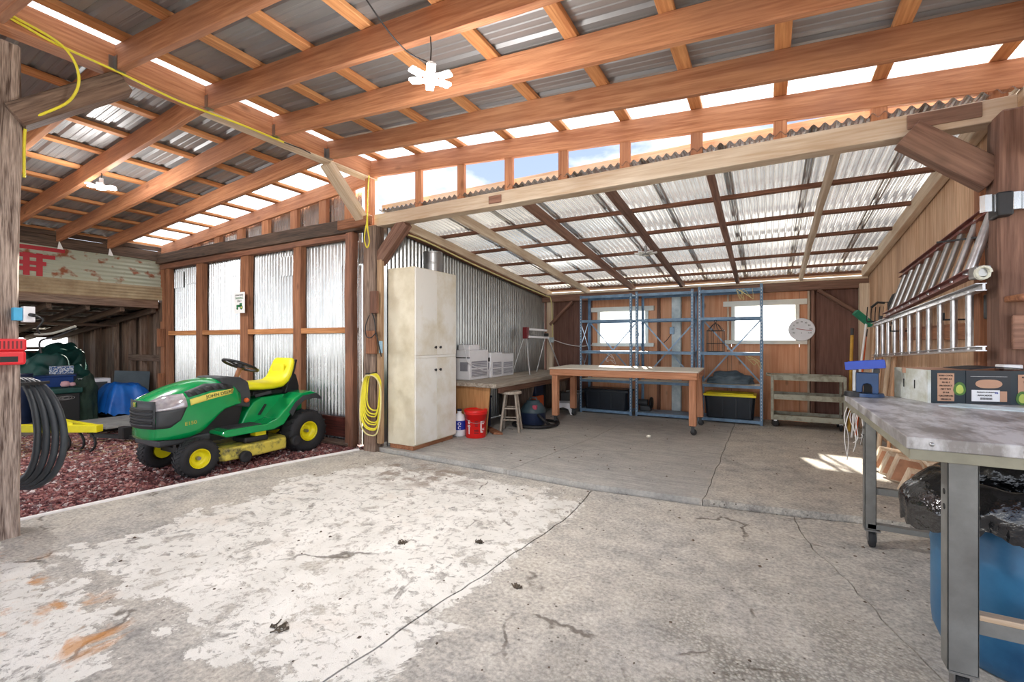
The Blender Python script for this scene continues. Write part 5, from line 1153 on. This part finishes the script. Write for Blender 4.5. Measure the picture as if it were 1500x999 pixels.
# ================================================================ LADDERS ON THE RIGHT WALL
la = thing('ladder', 'upper ladder on the plank wall, dull red rails and aluminium rungs', 'ladder', (1.15, 4.9, 1.6))
a0, a1, c0, c1 = Vector((1.10, 3.80, 1.715)), Vector((1.10, 6.15, 1.565)), Vector((1.225, 3.82, 2.13)), Vector((1.225, 6.1, 1.985))
def rail(p, q, par, m, w=.028, h=.075): return MB().bar(p, q, w * .25, h).bar(p + Vector((-.012, 0, h / 2 - .002)), q + Vector((-.012, 0, h / 2 - .002)), w, .005).bar(p + Vector((-.012, 0, -h / 2 + .002)), q + Vector((-.012, 0, -h / 2 + .002)), w, .005).build('rail', m, par)
rail(a0, a1, la, M['railred'], .05, .05); rail(c0, c1, la, M['railred'], .05, .05)
for k in range(9):
    f_ = .045 + .112 * k; MB().cyl(a0.lerp(a1, f_), c0.lerp(c1, f_), .021 if k else .027, .021 if k else .027, 12).build('rung', M['alu'] if k < 2 else M['steel'], la)
MB().box(1.17, 1.24, 3.70, 3.84, 2.03, 2.17).build('end_cap', M['black'], la, bevel=.01)
MB().box(1.07, 1.14, 3.68, 3.80, 1.67, 1.745).build('end_cap', M['steel'], la, bevel=.012)
MB().tube([(1.10 + .03 * math.cos(a * PI / 6), 3.655 + .012 * a / 6, 1.70 + .035 * math.sin(a * PI / 6)) for a in range(24)], .008, 7).build('rope_tie', mat('rope', srgb(220, 220, 205), .8, bump=.3), la)
lb_ = thing('ladder', 'lower straight aluminium ladder hung level under the red-railed one', 'ladder', (1.15, 5.3, 1.15))
a0, a1, c0, c1 = Vector((1.13, 3.76, 1.255)), Vector((1.13, 6.96, 1.115)), Vector((1.13, 3.76, 1.625)), Vector((1.13, 6.96, 1.49))
rail(a0, a1, lb_, M['alu'], .05, .03); rail(c0, c1, lb_, M['alu'], .05, .045)
for k in range(11):
    f_ = .07 + .087 * k; MB().cyl(a0.lerp(a1, f_), c0.lerp(c1, f_), .020, .020, 12).build('rung', M['alu'], lb_)
for y, z in ((4.3, 1.45), (5.9, 1.4)): tag(MB().bar((1.28, y, z), (1.08, y, z), .012, .012).bar((1.085, y, z), (1.085, y, z + .05), .012, .012).build('wall_hook', M['black']), ('near' if y < 5 else 'far') + ' black hook holding the lower ladder', 'hook')
tag(MB().bar((1.27, 3.98 + .1, 1.98), (1.05, 4.3, 2.0), .012, .012).build('wall_spike', M['black']), 'dark spike sticking from the wall above the upper ladder', 'hook')
tag(ribbed((1.10, 3.72, 2.06), (1, 0, 0), (0, .02, 1), .55, .10, (0, -1, 0), .12, .02).build('metal_offcut', M['galv'], solid=.003), 'bent strip of ribbed metal across the right post', 'metal strip')
tag(beam('shelf_board', (1.22, 3.68, 1.545), (1.75, 3.70, 1.545), .20, .035, W_stud()), 'rough shelf board beside the right post above the boxes', 'shelf')
tag(beam('wall_board', (1.24, 3.73, 1.35), (1.9, 3.75, 1.35), .03, .20, W_brown()), 'brown board across the right post below the rough shelf', 'board')
tag(MB().box(1.215, 1.235, 3.90, 4.06, 1.44, 1.60).build('black_plate', M['black'], bevel=.01), 'small black plate hanging by the post behind the ladder ends', 'plate')

# tools in the back right corner
def longtool(name, label, cat, p0, p1, m, r, head):
    t = thing(name, label, cat, (p0[0], p0[1], .045)); MB().cyl(p0, p1, r, r, 8).build('handle', m, t); head(t, Vector(p0), Vector(p1)); return t
def brush(t, a, c): MB().bar(c + Vector((-.12, -.03, .07)), c + Vector((.06, .05, -.10)), .06, .045).build('head', M['broomgreen'], t, bevel=.005); MB().bar(c + Vector((-.14, -.06, .05)), c + Vector((.04, .02, -.12)), .06, .05).build('bristles', M['broomgreen'], t)
def fork(t, a, c):
    MB().bar(c + Vector((-.08, 0, .02)), c + Vector((.08, 0, .02)), .02, .02).build('head', M['black'], t)
    for k in range(5): x = -.08 + .04 * k; MB().tube([c + Vector((x, 0, .02)), c + Vector((x, -.01, .12)), c + Vector((x, -.05, .20))], .006, 5).build('tine', M['black'], t)
def spade(t, a, c): MB().prism([(-.08, -.02), (.08, -.02), (.09, .12), (.05, .22), (0, .25), (-.05, .22), (-.09, .12)], -.004, .004, 'y').v and None; b = MB(Matrix.Translation(c)); b.prism([(-.08, -.02), (.08, -.02), (.09, .12), (.05, .22), (0, .25), (-.05, .22), (-.09, .12)], -.004, .004, 'y'); b.build('blade', M['greyplas'], t)
def pick(t, a, c): MB().tube([c + Vector((-.14, 0, -.05)), c + Vector((-.08, 0, .01)), c, c + Vector((.08, 0, .01)), c + Vector((.13, 0, -.04))], .014, 7).build('head', M['black'], t)
def cap(t, a, c): MB().cyl(c, c + (c - a).normalized() * .10, .020, .020, 8).build('grip', M['greyplas'], t)
YW, GW = mat('handle_yellow', srgb(206, 160, 60), .5, bump=0), W_plank('z')
longtool('broom', 'green-headed broom standing head up in the back right corner', 'broom', (.95, 7.30, .05), (1.13, 7.42, 1.62), M['white'], .013, brush)
longtool('shovel', 'shovel with a yellow handle and black grip by the corner', 'shovel', (.98, 7.75, .05), (1.04, 7.95, 1.38), YW, .020, cap)
longtool('pitchfork', 'pitchfork with black tines up behind the green broom', 'fork', (1.06, 7.0, .05), (1.16, 7.12, 1.52), GW, .017, fork)
longtool('garden_hoe', 'long tool with an orange handle leaning in the right corner', 'tool', (1.02, 7.5, .05), (1.14, 7.62, 1.36), M['orange'], .017, cap)
longtool('pickaxe', 'pickaxe with its black head up against the plank wall', 'pickaxe', (1.05, 6.6, .05), (1.20, 6.72, 1.74), GW, .019, pick)
longtool('spade', 'spade with a dark rounded blade up beside the ladder ends', 'spade', (1.12, 6.2, .05), (1.22, 6.28, 1.58), GW, .018, spade)
longtool('steel_rod', 'plain grey rod leaning left of the pickaxe', 'rod', (.98, 6.85, .05), (1.18, 6.92, 1.50), M['steel'], .010, cap)
longtool('wooden_pole', 'thick pale wooden pole leaning on the plank wall', 'pole', (1.06, 6.35, .05), (1.21, 6.45, 1.48), W_pale('z'), .024, cap)

# ================================================================ STEEL WORKBENCH
wk = thing('workbench', 'long grey steel workbench on casters in the right foreground', 'workbench', (1.0, 2.93, 0))
BX0, BX1, BY0, BY1 = .445, 1.95, 2.165, 3.70
MB().box(BX0, BX1, BY0, BY1, .905, .95).build('top', M['benchtop'], wk, bevel=.004)
MB().box(BX0 + .012, BX1, BY0 + .012, BY0 + .03, .865, .904).box(BX0 + .012, BX0 + .03, BY0 + .03, BY1, .865, .904).box(BX0 + .03, BX1, BY1 - .03, BY1 - .012, .83, .904).build('apron', mat('apron_olive', srgb(150, 146, 128), .5, .2, scale=6, bump=.03), wk, bevel=.002)
for x in (.56, .80, 1.1): MB().lathe([(0, BY0 - .004), (.007, BY0 - .004), (.008, BY0), (0, BY0)], (x - .045, 0, .928), 'y', 10).build('screw', M['steel'], wk)
def cleg(x, y, zb_, w=.085, d=.07):
    l = MB().box(x, x + w, y, y + .006, zb_, .866).box(x, x + .006, y, y + d, zb_, .866).box(x + w - .006, x + w, y, y + .03, zb_, .866).build('leg', M['benchsteel'], wk, bevel=.002)
    for z in (.75, .695): MB().lathe([(0, -.002), (.011, -.002), (.011, .001), (0, .001)], (x, y + .03, z), 'x', 12).build('slot', M['ink'], l)
    return l
cleg(.565, 2.20, .115); cleg(.535, 3.60, .115, .06, .07); cleg(1.80, 2.20, .115); cleg(1.80, 3.60, .115, .06)
def caster(x, y, big=.052):
    w_ = MB().lathe([(0, -.016), (big * .6, -.02), (big, -.014), (big, .014), (big * .6, .02), (0, .016)], (x + .01, y + .02, big), 'x', 20).build('caster_wheel', M['rubber'], wk)
    MB().box(x - .014, x - .009, y - .005, y + .045, big - .015, .105).box(x + .029, x + .034, y - .005, y + .045, big - .015, .105).box(x - .03, x + .05, y - .02, y + .06, .105, .114).build('caster_fork', M['steel'], w_)
caster(.565, 3.61); caster(.60, 2.22); caster(1.82, 3.61); caster(1.84, 2.22)
MB().box(.65, 1.80, 2.205, 2.245, .265, .315).build('end_rail', M['benchsteel'], wk, bevel=.002); MB().box(.65, 1.80, 2.202, 2.245, .3155, .335).build('wooden_strip', W_pale('x'), wk, bevel=.003)
MB().box(.59, 1.80, 3.61, 3.65, .335, .375).build('end_rail', M['benchsteel'], wk, bevel=.002); MB().box(.55, 1.80, 3.60, 3.65, .118, .15).build('end_rail', M['benchsteel'], wk, bevel=.002)
tag(MB().prism([(.80, 3.25), (1.10, 3.18), (1.22, 3.30), (.92, 3.40)], .9505, .956).build('dark_sheet', M['bluegrey']), 'thin blue grey sheet lying on the bench in front of the carton', 'sheet')

bx = thing('produce_carton', 'dark printed cardboard produce box lying on the steel workbench', 'box', (1.05, 3.6, .951), .12)
T = Matrix.Translation((.79, 3.40, .951)) @ Matrix.Rotation(.30, 4, 'Z'); WM[bx.name] = Matrix.Translation((1.05, 3.6, .951)) @ Matrix.Rotation(.12, 4, 'Z')
Lb, Db, Hb = .66, .30, .185
MB(T).box(0, .005, 0.02, Db, 0, Hb).box(Lb - .005, Lb, 0, Db, 0, Hb).box(0, Lb, Db - .005, Db, 0, Hb).box(0, Lb, 0, Db, 0, .005).build('carton_body', M['card'], bx)
MB(T).box(-.004, 0, 0, Db * .62, 0, Hb).box(-.004, 0, Db * .76, Db, 0, Hb).box(-.004, 0, Db * .62, Db * .76, 0, Hb - .03).build('waxed_end', M['waxcard'], bx, bevel=.001)
MB(T).box(0, .005, -.006, .02, 0, Hb).box(-.004, .012, -.008, .004, 0, Hb).build('corner_flap', M['waxcard'], bx)
for k in range(2): MB(T).box(-.0055, -.004, .10 + .10 * k, .108 + .10 * k, .07, .12).build('slot', M['ink'], bx)
fp = MB(T).box(.012, Lb, -.004, 0, 0, Hb).build('printed_front', M['cardprint'], bx)
FB = lambda x, z, d=-.0055: T @ face((x, d, z), (1, 0, 0), (0, 0, 1))
MB(T).box(.045, .125, -.0055, -.004, .012, .168).build('text_panel', M['card'], fp, bevel=.0)
for k, s in enumerate(('KEEP COOL', 'STORE AT', '40-45 F', 'PRODUCT', 'NET WT', '25 LB', 'GROWN IN', 'MEXICO')): text(s, .013, M['ink'], fp, FB(.085, .155 - .019 * k, -.0062))
avm, avi = mat('avocado', srgb(70, 110, 40), .5, bump=0), mat('avocado_flesh', srgb(186, 200, 90), .5, bump=0)
for x, z in ((.15, .075), (.44, .03)):
    MB(T).prism([(x + .030 * math.cos(a * PI / 10), z + (.045 if a < 10 else .03) * math.sin(a * PI / 10)) for a in range(20)], -.006, -.004, 'y').build('fruit_print', avm, fp)
    MB(T).prism([(x + .018 * math.cos(a * PI / 10), z + (.03 if a < 10 else .02) * math.sin(a * PI / 10)) for a in range(20)], -.007, -.006, 'y').build('fruit_print', avi, fp)
MB(T).box(.180, .385, -.0065, -.004, 0, Hb).build('centre_panel', mat('black_card', (.006, .010, .018), .4, bump=0), fp)
MB(T).prism([(.285 + .062 * math.copysign(abs(math.cos(a * PI / 12)) ** .7, math.cos(a * PI / 12)), .112 + .024 * math.sin(a * PI / 12)) for a in range(24)], -.008, -.0065, 'y').build('hand_hole', M['card'], fp)
MB(T).box(.205, .335, -.0085, -.0065, .015, .078).build('shipping_label', M['white'], fp); MB(T).box(.336, .368, -.008, -.0065, .015, .072).build('label_patch', M['card'], fp)
MB(T).box(.20, .37, -.0075, -.0065, .152, .153).build('print_line', M['white'], fp)
for k in range(14): MB(T).box(.245 + .004 * k, .247 + .004 * k, -.0092, -.0085, .024, .036).build('bar_stripe', M['ink'], fp)
text('PRODUCE OF MEXICO', .008, M['ink'], fp, FB(.27, .066, -.0095)); text('AVOCADOS', .012, M['ink'], fp, FB(.265, .048, -.0095)); text('70', .016, M['inkblue'], fp, FB(.318, .062, -.0095))
MB(T).box(.42, .55, -.0055, -.004, .02, .165).build('text_panel', M['card'], fp)
for k, s in enumerate(('RIPEN AT ROOM', 'TEMPERATURE', 'THEN CHILL', 'UP TO ONE', 'WEEK')): text(s, .013, M['ink'], fp, FB(.485, .15 - .026 * k, -.0062))
tag(MB(T).grid(lambda i, j: (.22 + .30 * i, .02 + .22 * j, Hb + .004 + .012 * math.sin(PI * i)), 10, 4).build('black_film', M['black'], solid=.003), 'thin black sheet lying over the open top of the produce box', 'sheet')
tag(MB(T).prism([(.40, .06), (.47, .05), (.52, .10), (.49, .16), (.42, .15)], Hb + .005, Hb + .03).build('crumpled_paper', M['white'], bevel=.006), 'crumpled white paper scrap on the produce box', 'paper')

# blue bench tool
vt_ = thing('blue_bench_tool', 'blue metal bench tool with a tilted tray on the far bench corner', 'tool', (.55, 3.60, .951), -.2)
T = WM[vt_.name]
MB(T).cyl((0, 0, 0.001), (0, 0, .022), .085, .08, 28).build('turntable', M['viseteal'], vt_); MB(T).cyl((-.07, -.04, .001), (-.07, -.04, .03), .05, .045, 20).build('foot', M['black'], vt_)
b = MB(T); arch = [(-.055, .022), (-.025, .022), (-.025, .06), (-.018, .078), (0, .086), (.018, .078), (.025, .06), (.025, .022), (.055, .022), (.055, .15), (-.055, .15)]
b.prism([(x, z) for x, z in arch], -.045, .045, 'y').build('housing', M['viseteal'], vt_, bevel=.004)
MB(T).box(-.02, .02, .0, .04, .022, .085).build('opening', M['ink'], vt_)
MB(T @ Matrix.Translation((-.01, 0, .18)) @ Matrix.Rotation(-.10, 4, 'Y')).prism([(-.10, -.055), (.10, -.055), (.09, .055), (-.09, .055)], -.006, .002).box(-.10, .10, -.058, -.052, -.006, .045).box(-.10, -.095, -.055, .055, -.006, .03).box(.09, .10, -.055, .055, -.006, .03).box(-.09, .09, .05, .056, -.006, .045).build('tray', M['viseblue'], vt_, bevel=.002)
MB(T).box(-.075, -.055, -.035, .035, .03, .17).build('arm', M['steel'], vt_, bevel=.004)
MB(T).box(.03, .06, -.03, .03, .15, .175).build('bracket', M['greyplas'], vt_)
b = MB(); random.seed(12)
for k in range(7):
    x = .50 + .015 * k; y = 3.66 + random.uniform(-.03, .03); b.tube(smooth_path([(x - .03, y + .02, .90), (x - .06, y + .03, .80), (x - .05 + random.uniform(-.03, .03), y, .68), (x - .055 + random.uniform(-.03, .03), y + .02, .52 + .03 * k)], 4), .0028, 5)
tag(b.build('hanging_string', M['pvc']), 'white strings hanging from the far corner of the workbench', 'string')

# ================================================================ BARREL AND LINER
br = thing('barrel', 'open blue plastic barrel under the near end of the workbench', 'barrel', (.93, 2.66, .0)); T = WM[br.name]
R0 = .295
MB(T).lathe([(0, .012), (.24, .012), (.255, .0), (.27, .01), (.29, .06), (R0, .12), (R0, .40), (R0 + .004, .42), (R0, .44), (R0 - .005, .60), (R0 - .012, .66), (R0 - .004, .675), (R0 - .004, .695), (R0 - .02, .70), (R0 - .024, .60), (.25, .03), (0, .025)], (0, 0, 0), 'z', 56).build('body', M['barrel'], br)
bgm = thing('trash_liner', 'glossy black bag lining the blue barrel and hanging over its rim', 'bag', (.93, 2.66, .45)); T = WM[bgm.name]
b = MB(T @ Matrix.Translation((0, 0, -.45)))
def lf(i, j):
    th = 2 * PI * i; w = noise.noise(Vector((math.cos(th) * 5, math.sin(th) * 5, j * 2.5))); w2 = noise.noise(Vector((math.cos(th) * 14, math.sin(th) * 14, j * 3)))
    side = max(0, math.cos(th - math.radians(192))) ** 3   # the bulge hanging towards the table leg
    hang = .05 + .05 * (w + 1) + .06 * side + .10 * max(0, math.cos(th - math.radians(300))) ** 3
    if j < .4: u = j / .4; r = (.24 + .015 * w) * (.75 + .25 * u); z = .30 + .42 * u; return Vector((r * math.cos(th), r * math.sin(th), z))
    if j < .55: u = (j - .4) / .15; r = .24 + (R0 + .012 - .24) * u; return Vector((r * math.cos(th), r * math.sin(th), .72 + .012 * math.sin(PI * u) + .008 * w))
    u = (j - .55) / .45; r = R0 + .014 + .010 * w2 + .012 * w + side * .11 * math.sin(min(1, u * 1.3) * PI * .62)
    return Vector((r * math.cos(th), r * math.sin(th), .715 - hang * u * (1.15 + .10 * w2)))
b.grid(lf, 150, 26); b.build('liner', M['bag'], bgm)

# ================================================================ WOOD STACK UNDER THE BENCH, BY THE WALL
b0 = [(.98, 5.62, .10), (1.0, 5.40, .07), (1.02, 5.18, .03), (1.02, 4.78, .06), (1.03, 4.60, .03)]
for k, (x, y, tl) in enumerate(b0):
    q = thing('wood_block', ['farthest leaning wood block by the plank wall', 'second leaning wood block from the far end of the row', 'large leaning block with a broad brown face in the middle of the row', 'fourth leaning wood block, behind the bag', 'nearest leaning wood block, half behind the black bag'][k], 'wood block', (x, y, .046), 0, 'leaning wood blocks by the plank wall')
    T = WM[q.name] @ Matrix.Rotation(.22, 4, 'X') @ Matrix.Rotation(.15, 4, 'Y'); h = .26 if k == 2 else .23
    MB(T).prism([(-.10, .02), (.12, .02), (.14, h * .7), (.09, h), (-.07, h)], -.035, .035, 'y').build('block', W_pale('z'), q, bevel=.006)
    MB(T).prism([(-.08, .035), (.10, .035), (.12, h * .68), (.075, h - .02), (-.055, h - .02)], -.039, -.0355, 'y').build('brown_face', mat('face_brown', srgb(196, 146, 116), .8, scale=12, bump=.1) if 'face_brown' not in bpy.data.materials else bpy.data.materials['face_brown'], q)
for k, (a, c, w, lb) in enumerate((((1.13, 6.4, .46), (1.10, 4.55, .36), .09, 'pale plank lying lengthwise over the leaning wood blocks'), ((1.20, 6.3, .56), (1.19, 4.5, .50), .05, 'narrow plank lying higher along the plank wall'), ((1.22, 6.6, .64), (1.21, 5.0, .60), .07, 'brown topmost plank along the wall above the wood blocks'))):
    tag(beam('loose_plank', a, c, w, .03, (W_pale, W_pale, W_stud)[k]()), lb, 'plank')

# ================================================================ IN AND BEFORE THE LOW SHED
pf = MB().box(-14.3, -9.15, -1, 4.1, -.05, -.0).build('shed_floor', mat('shed_floor', srgb(120, 112, 100), .9, bump=.1)); pf['kind'] = 'structure'
lump('green_tarp_heap', (-11.75, 3.30, .0), .62, .55, 1.16, M['greentarp'], 'tall dark green tarp heap at the back of the low shed', 'tarp', 9, n=30, amp=.35)
lump('dark_green_cloth', (-9.88, 3.12, .0), .17, .16, .66, M['darkgreen'], 'narrow heap of dark green cloth beside the black tote', 'cloth', 3)
q = thing('tarp_bundle', 'bright blue tarp draped over a box before the shed wall', 'tarp', (-9.75, 3.62, 0))
b = MB()
def bt_fn(i, j):
    u = (i - .5) * 2; x = -9.78 + .36 * (j - .5) * 2; y = 3.62 + .33 * u; e_ = max(abs(u), abs((j - .5) * 2)); z = .52 * (1 - max(0, e_ - .45) ** 2.2 * 3.6) + .04 * noise.noise(Vector((x * 7, y * 7, 2))) + .03 * noise.noise(Vector((x * 15, y * 15, 5))) + .08 * (1 - i)
    return Vector((x + .05 * noise.noise(Vector((y * 6, 3, x * 6))), y + .04 * noise.noise(Vector((x * 6, 1, y * 5))), max(.002, z)))
b.grid(bt_fn, 34, 34).build('sheet', M['bluetarp'], q)
text('OCX', .10, M['white'], q, face((-9.41, 3.70, .22), (-.15, .75, .55), (-.25, -.5, .7)))
q = thing('lidded_tote', 'large black lidded tote with a silver emblem in the low shed', 'tote', (-9.85, 2.78, 0)); 
MB().prism([(-10.05, 2.58), (-9.68, 2.58), (-9.68, 3.0), (-10.05, 3.0)], .002, .47).build('body', M['ink'], q, bevel=.015)
MB().box(-10.08, -9.65, 2.55, 3.03, .47, .555).build('lid', M['greentarp'], q, bevel=.02)
for s_ in (1., .7, .4): MB().tube([(-9.668, 2.82 + .11 * s_ * math.cos(a * PI / 12), .40 + .030 * s_ * math.sin(a * PI / 12)) for a in range(24)], .004, 5, closed=True).build('emblem', M['steel'], q)
MB().box(-9.670, -9.664, 2.62, 2.80, .396, .402).build('emblem', M['steel'], q)
q = thing('blue_crate', 'translucent blue crate behind the black lidded tote', 'crate', (-10.55, 2.9, 0)); MB().box(-10.75, -10.4, 2.66, 3.14, .46, .70).build('body', M['bluetote'], q, bevel=.01); MB().box(-10.77, -10.38, 2.64, 3.16, .70, .72).build('rim', M['bluetote'], q, bevel=.006)
tag(MB().box(-10.8, -10.35, 2.6, 3.2, .002, .458).build('stacked_base', M['navy'], bevel=.01), 'dark box under the blue crate', 'box')
tag(MB().box(-10.95, -10.8, 2.98, 3.26, .72, .86).build('patterned_box', mat('checker_box', srgb(220, 224, 230), .6, scale=40, col2=srgb(40, 90, 150), lo=.48, hi=.52, bump=0), bevel=.004), 'small blue and white patterned box above the blue crate', 'box')
tag(MB().box(-10.99, -10.79, 2.95, 3.3, .002, .718).build('box_base', M['navy']), 'dark carton holding up the patterned box', 'box')
b = MB(); b.lathe([(.0, .06), (.045, .05), (.06, 0), (.045, -.03), (0, -.03)], (-9.82, 2.86, .60), 'z', 14).lathe([(.0, .05), (.035, .04), (.045, 0), (0, -.02)], (-9.80, 2.94, .585), 'z', 14); tag(b.build('pink_cloth', mat('pink', srgb(206, 160, 166), .8, bump=.2)), 'small crumpled pink cloth on the black lidded tote', 'cloth')
q = thing('white_appliance', 'white boxy appliance with a grey screen beside the blue tarp', 'appliance', (-10.2, 3.38, 0)); MB().box(-10.58, -10.27, 3.22, 3.60, .30, .64).build('casing', M['whiteplas'], q, bevel=.01); MB().box(-10.271, -10.262, 3.27, 3.55, .37, .58).build('screen', M['greyplas'], q)
tag(MB().box(-10.6, -10.27, 3.2, 3.61, .002, .298).build('low_box', M['darkgreen'], bevel=.01), 'dark low box under the white appliance', 'box')
tag(MB().bar((-10.30, 3.64, .42), (-10.14, 4.12, .38), .03, .72, up=(-.35, 0, .94)).build('slate_sheet', mat('slate', srgb(70, 84, 92), .6, scale=5, bump=.05)), 'dark slate grey sheet leaning behind the blue tarp', 'sheet')
tag(MB().prism([(-9.42, .0), (-9.40, .02), (-9.72, .36), (-9.74, .34)], 3.86, 4.02, 'y').build('black_wedge', M['ink']), 'black wedge leaning at the right side of the blue tarp', 'panel')
b = MB(); b.cyl((-10.3, 2.45, .0), (-10.3, 2.45, .78), .16, .16, 24).lathe([(.165, 0), (.17, .01), (.165, .02)], (-10.3, 2.45, .76), 'z', 24); tag(b.build('dark_drum', M['navy']), 'dark blue drum at the left edge of the shed opening', 'drum')

cu = thing('cultivator', 'yellow bar cultivator with curved black tines on the gravel', 'implement', (-7.45, 2.1, -.04))
L0, L1 = Vector((-8.0, 1.82, .245)), Vector((-7.03, 2.36, .245))
MB().bar(L0, L1, .09, .085).build('tool_bar', M['yellow'], cu, bevel=.004)
MB().bar(L0 + Vector((-.25, .40, .03)), L1 + Vector((-.02, -.0, .0)), .06, .07).build('angled_bar', M['yellow'], cu, bevel=.004)
MB().bar(L0.lerp(L1, .7) + Vector((0, 0, .05)), (-7.55, 1.93, .42), .012, .03).build('hitch_strut', M['yellow'], cu)
for k, f_ in enumerate((.08, .36, .66, .94)):
    p = L0.lerp(L1, f_); d = Vector((.489, -.872, 0)) * -1
    for s_ in ((0, .0), (.10, .10)) if k in (1, 2) else ((0, 0),):
        a = p + Vector((s_[0] - .06, s_[1], 0)); MB().tube(smooth_path([a + Vector((-.16, -.08, -.02)), a + Vector((-.06, -.03, -.03)), a + Vector((.02, .01, -.12)), a + Vector((.03, .015, -.22)), a + Vector((-.02, -.01, -.29))], 4), .014, 7).build('tine', M['black'], cu)
hrw = thing('hose_reel', 'small green and white hose reel behind the front post', 'reel', (-7.55, 1.72, -.04))
MB().lathe([(0, -.06), (.16, -.06), (.17, -.04), (.12, 0), (.17, .04), (.16, .06), (0, .06)], (-7.62, 1.62, .42), 'y', 22).build('drum', M['broomgreen'], hrw)
MB().box(-7.82, -7.42, 1.56, 1.68, .1, .22).build('base', M['broomgreen'], hrw, bevel=.01); MB().box(-7.64, -7.60, 1.56, 1.68, -.04, .42).build('stand', M['whiteplas'], hrw)
dl = thing('flat_trailer', 'low dark implement frame with a grey deck near the mower front', 'trailer', (-8.1, 3.1, -.04))
MB().box(-9.05, -8.0, 2.75, 3.75, .075, .10).build('deck', mat('deck_grey', srgb(150, 150, 146), .7, bump=.05), dl)
MB().bar((-8.0, 2.6, .02), (-6.95, 2.95, .02), .05, .05).bar((-8.3, 2.75, .03), (-8.3, 3.7, .03), .06, .06).bar((-7.9, 3.2, .05), (-6.85, 3.02, .04), .04, .04).build('frame', M['black'], dl)
MB().box(-7.55, -7.40, 2.72, 2.86, .0, .16).build('hitch_block', M['black'], dl, bevel=.01); MB().cyl((-7.05, 2.80, .04), (-6.90, 2.92, .04), .05).build('roller', M['black'], dl)
MB().bar((-7.9, 2.66, .06), (-7.9, 2.66, .17), .012, .012).bar((-7.9, 2.66, .17), (-7.3, 2.84, .17), .012, .012).build('guard', M['steel'], dl)
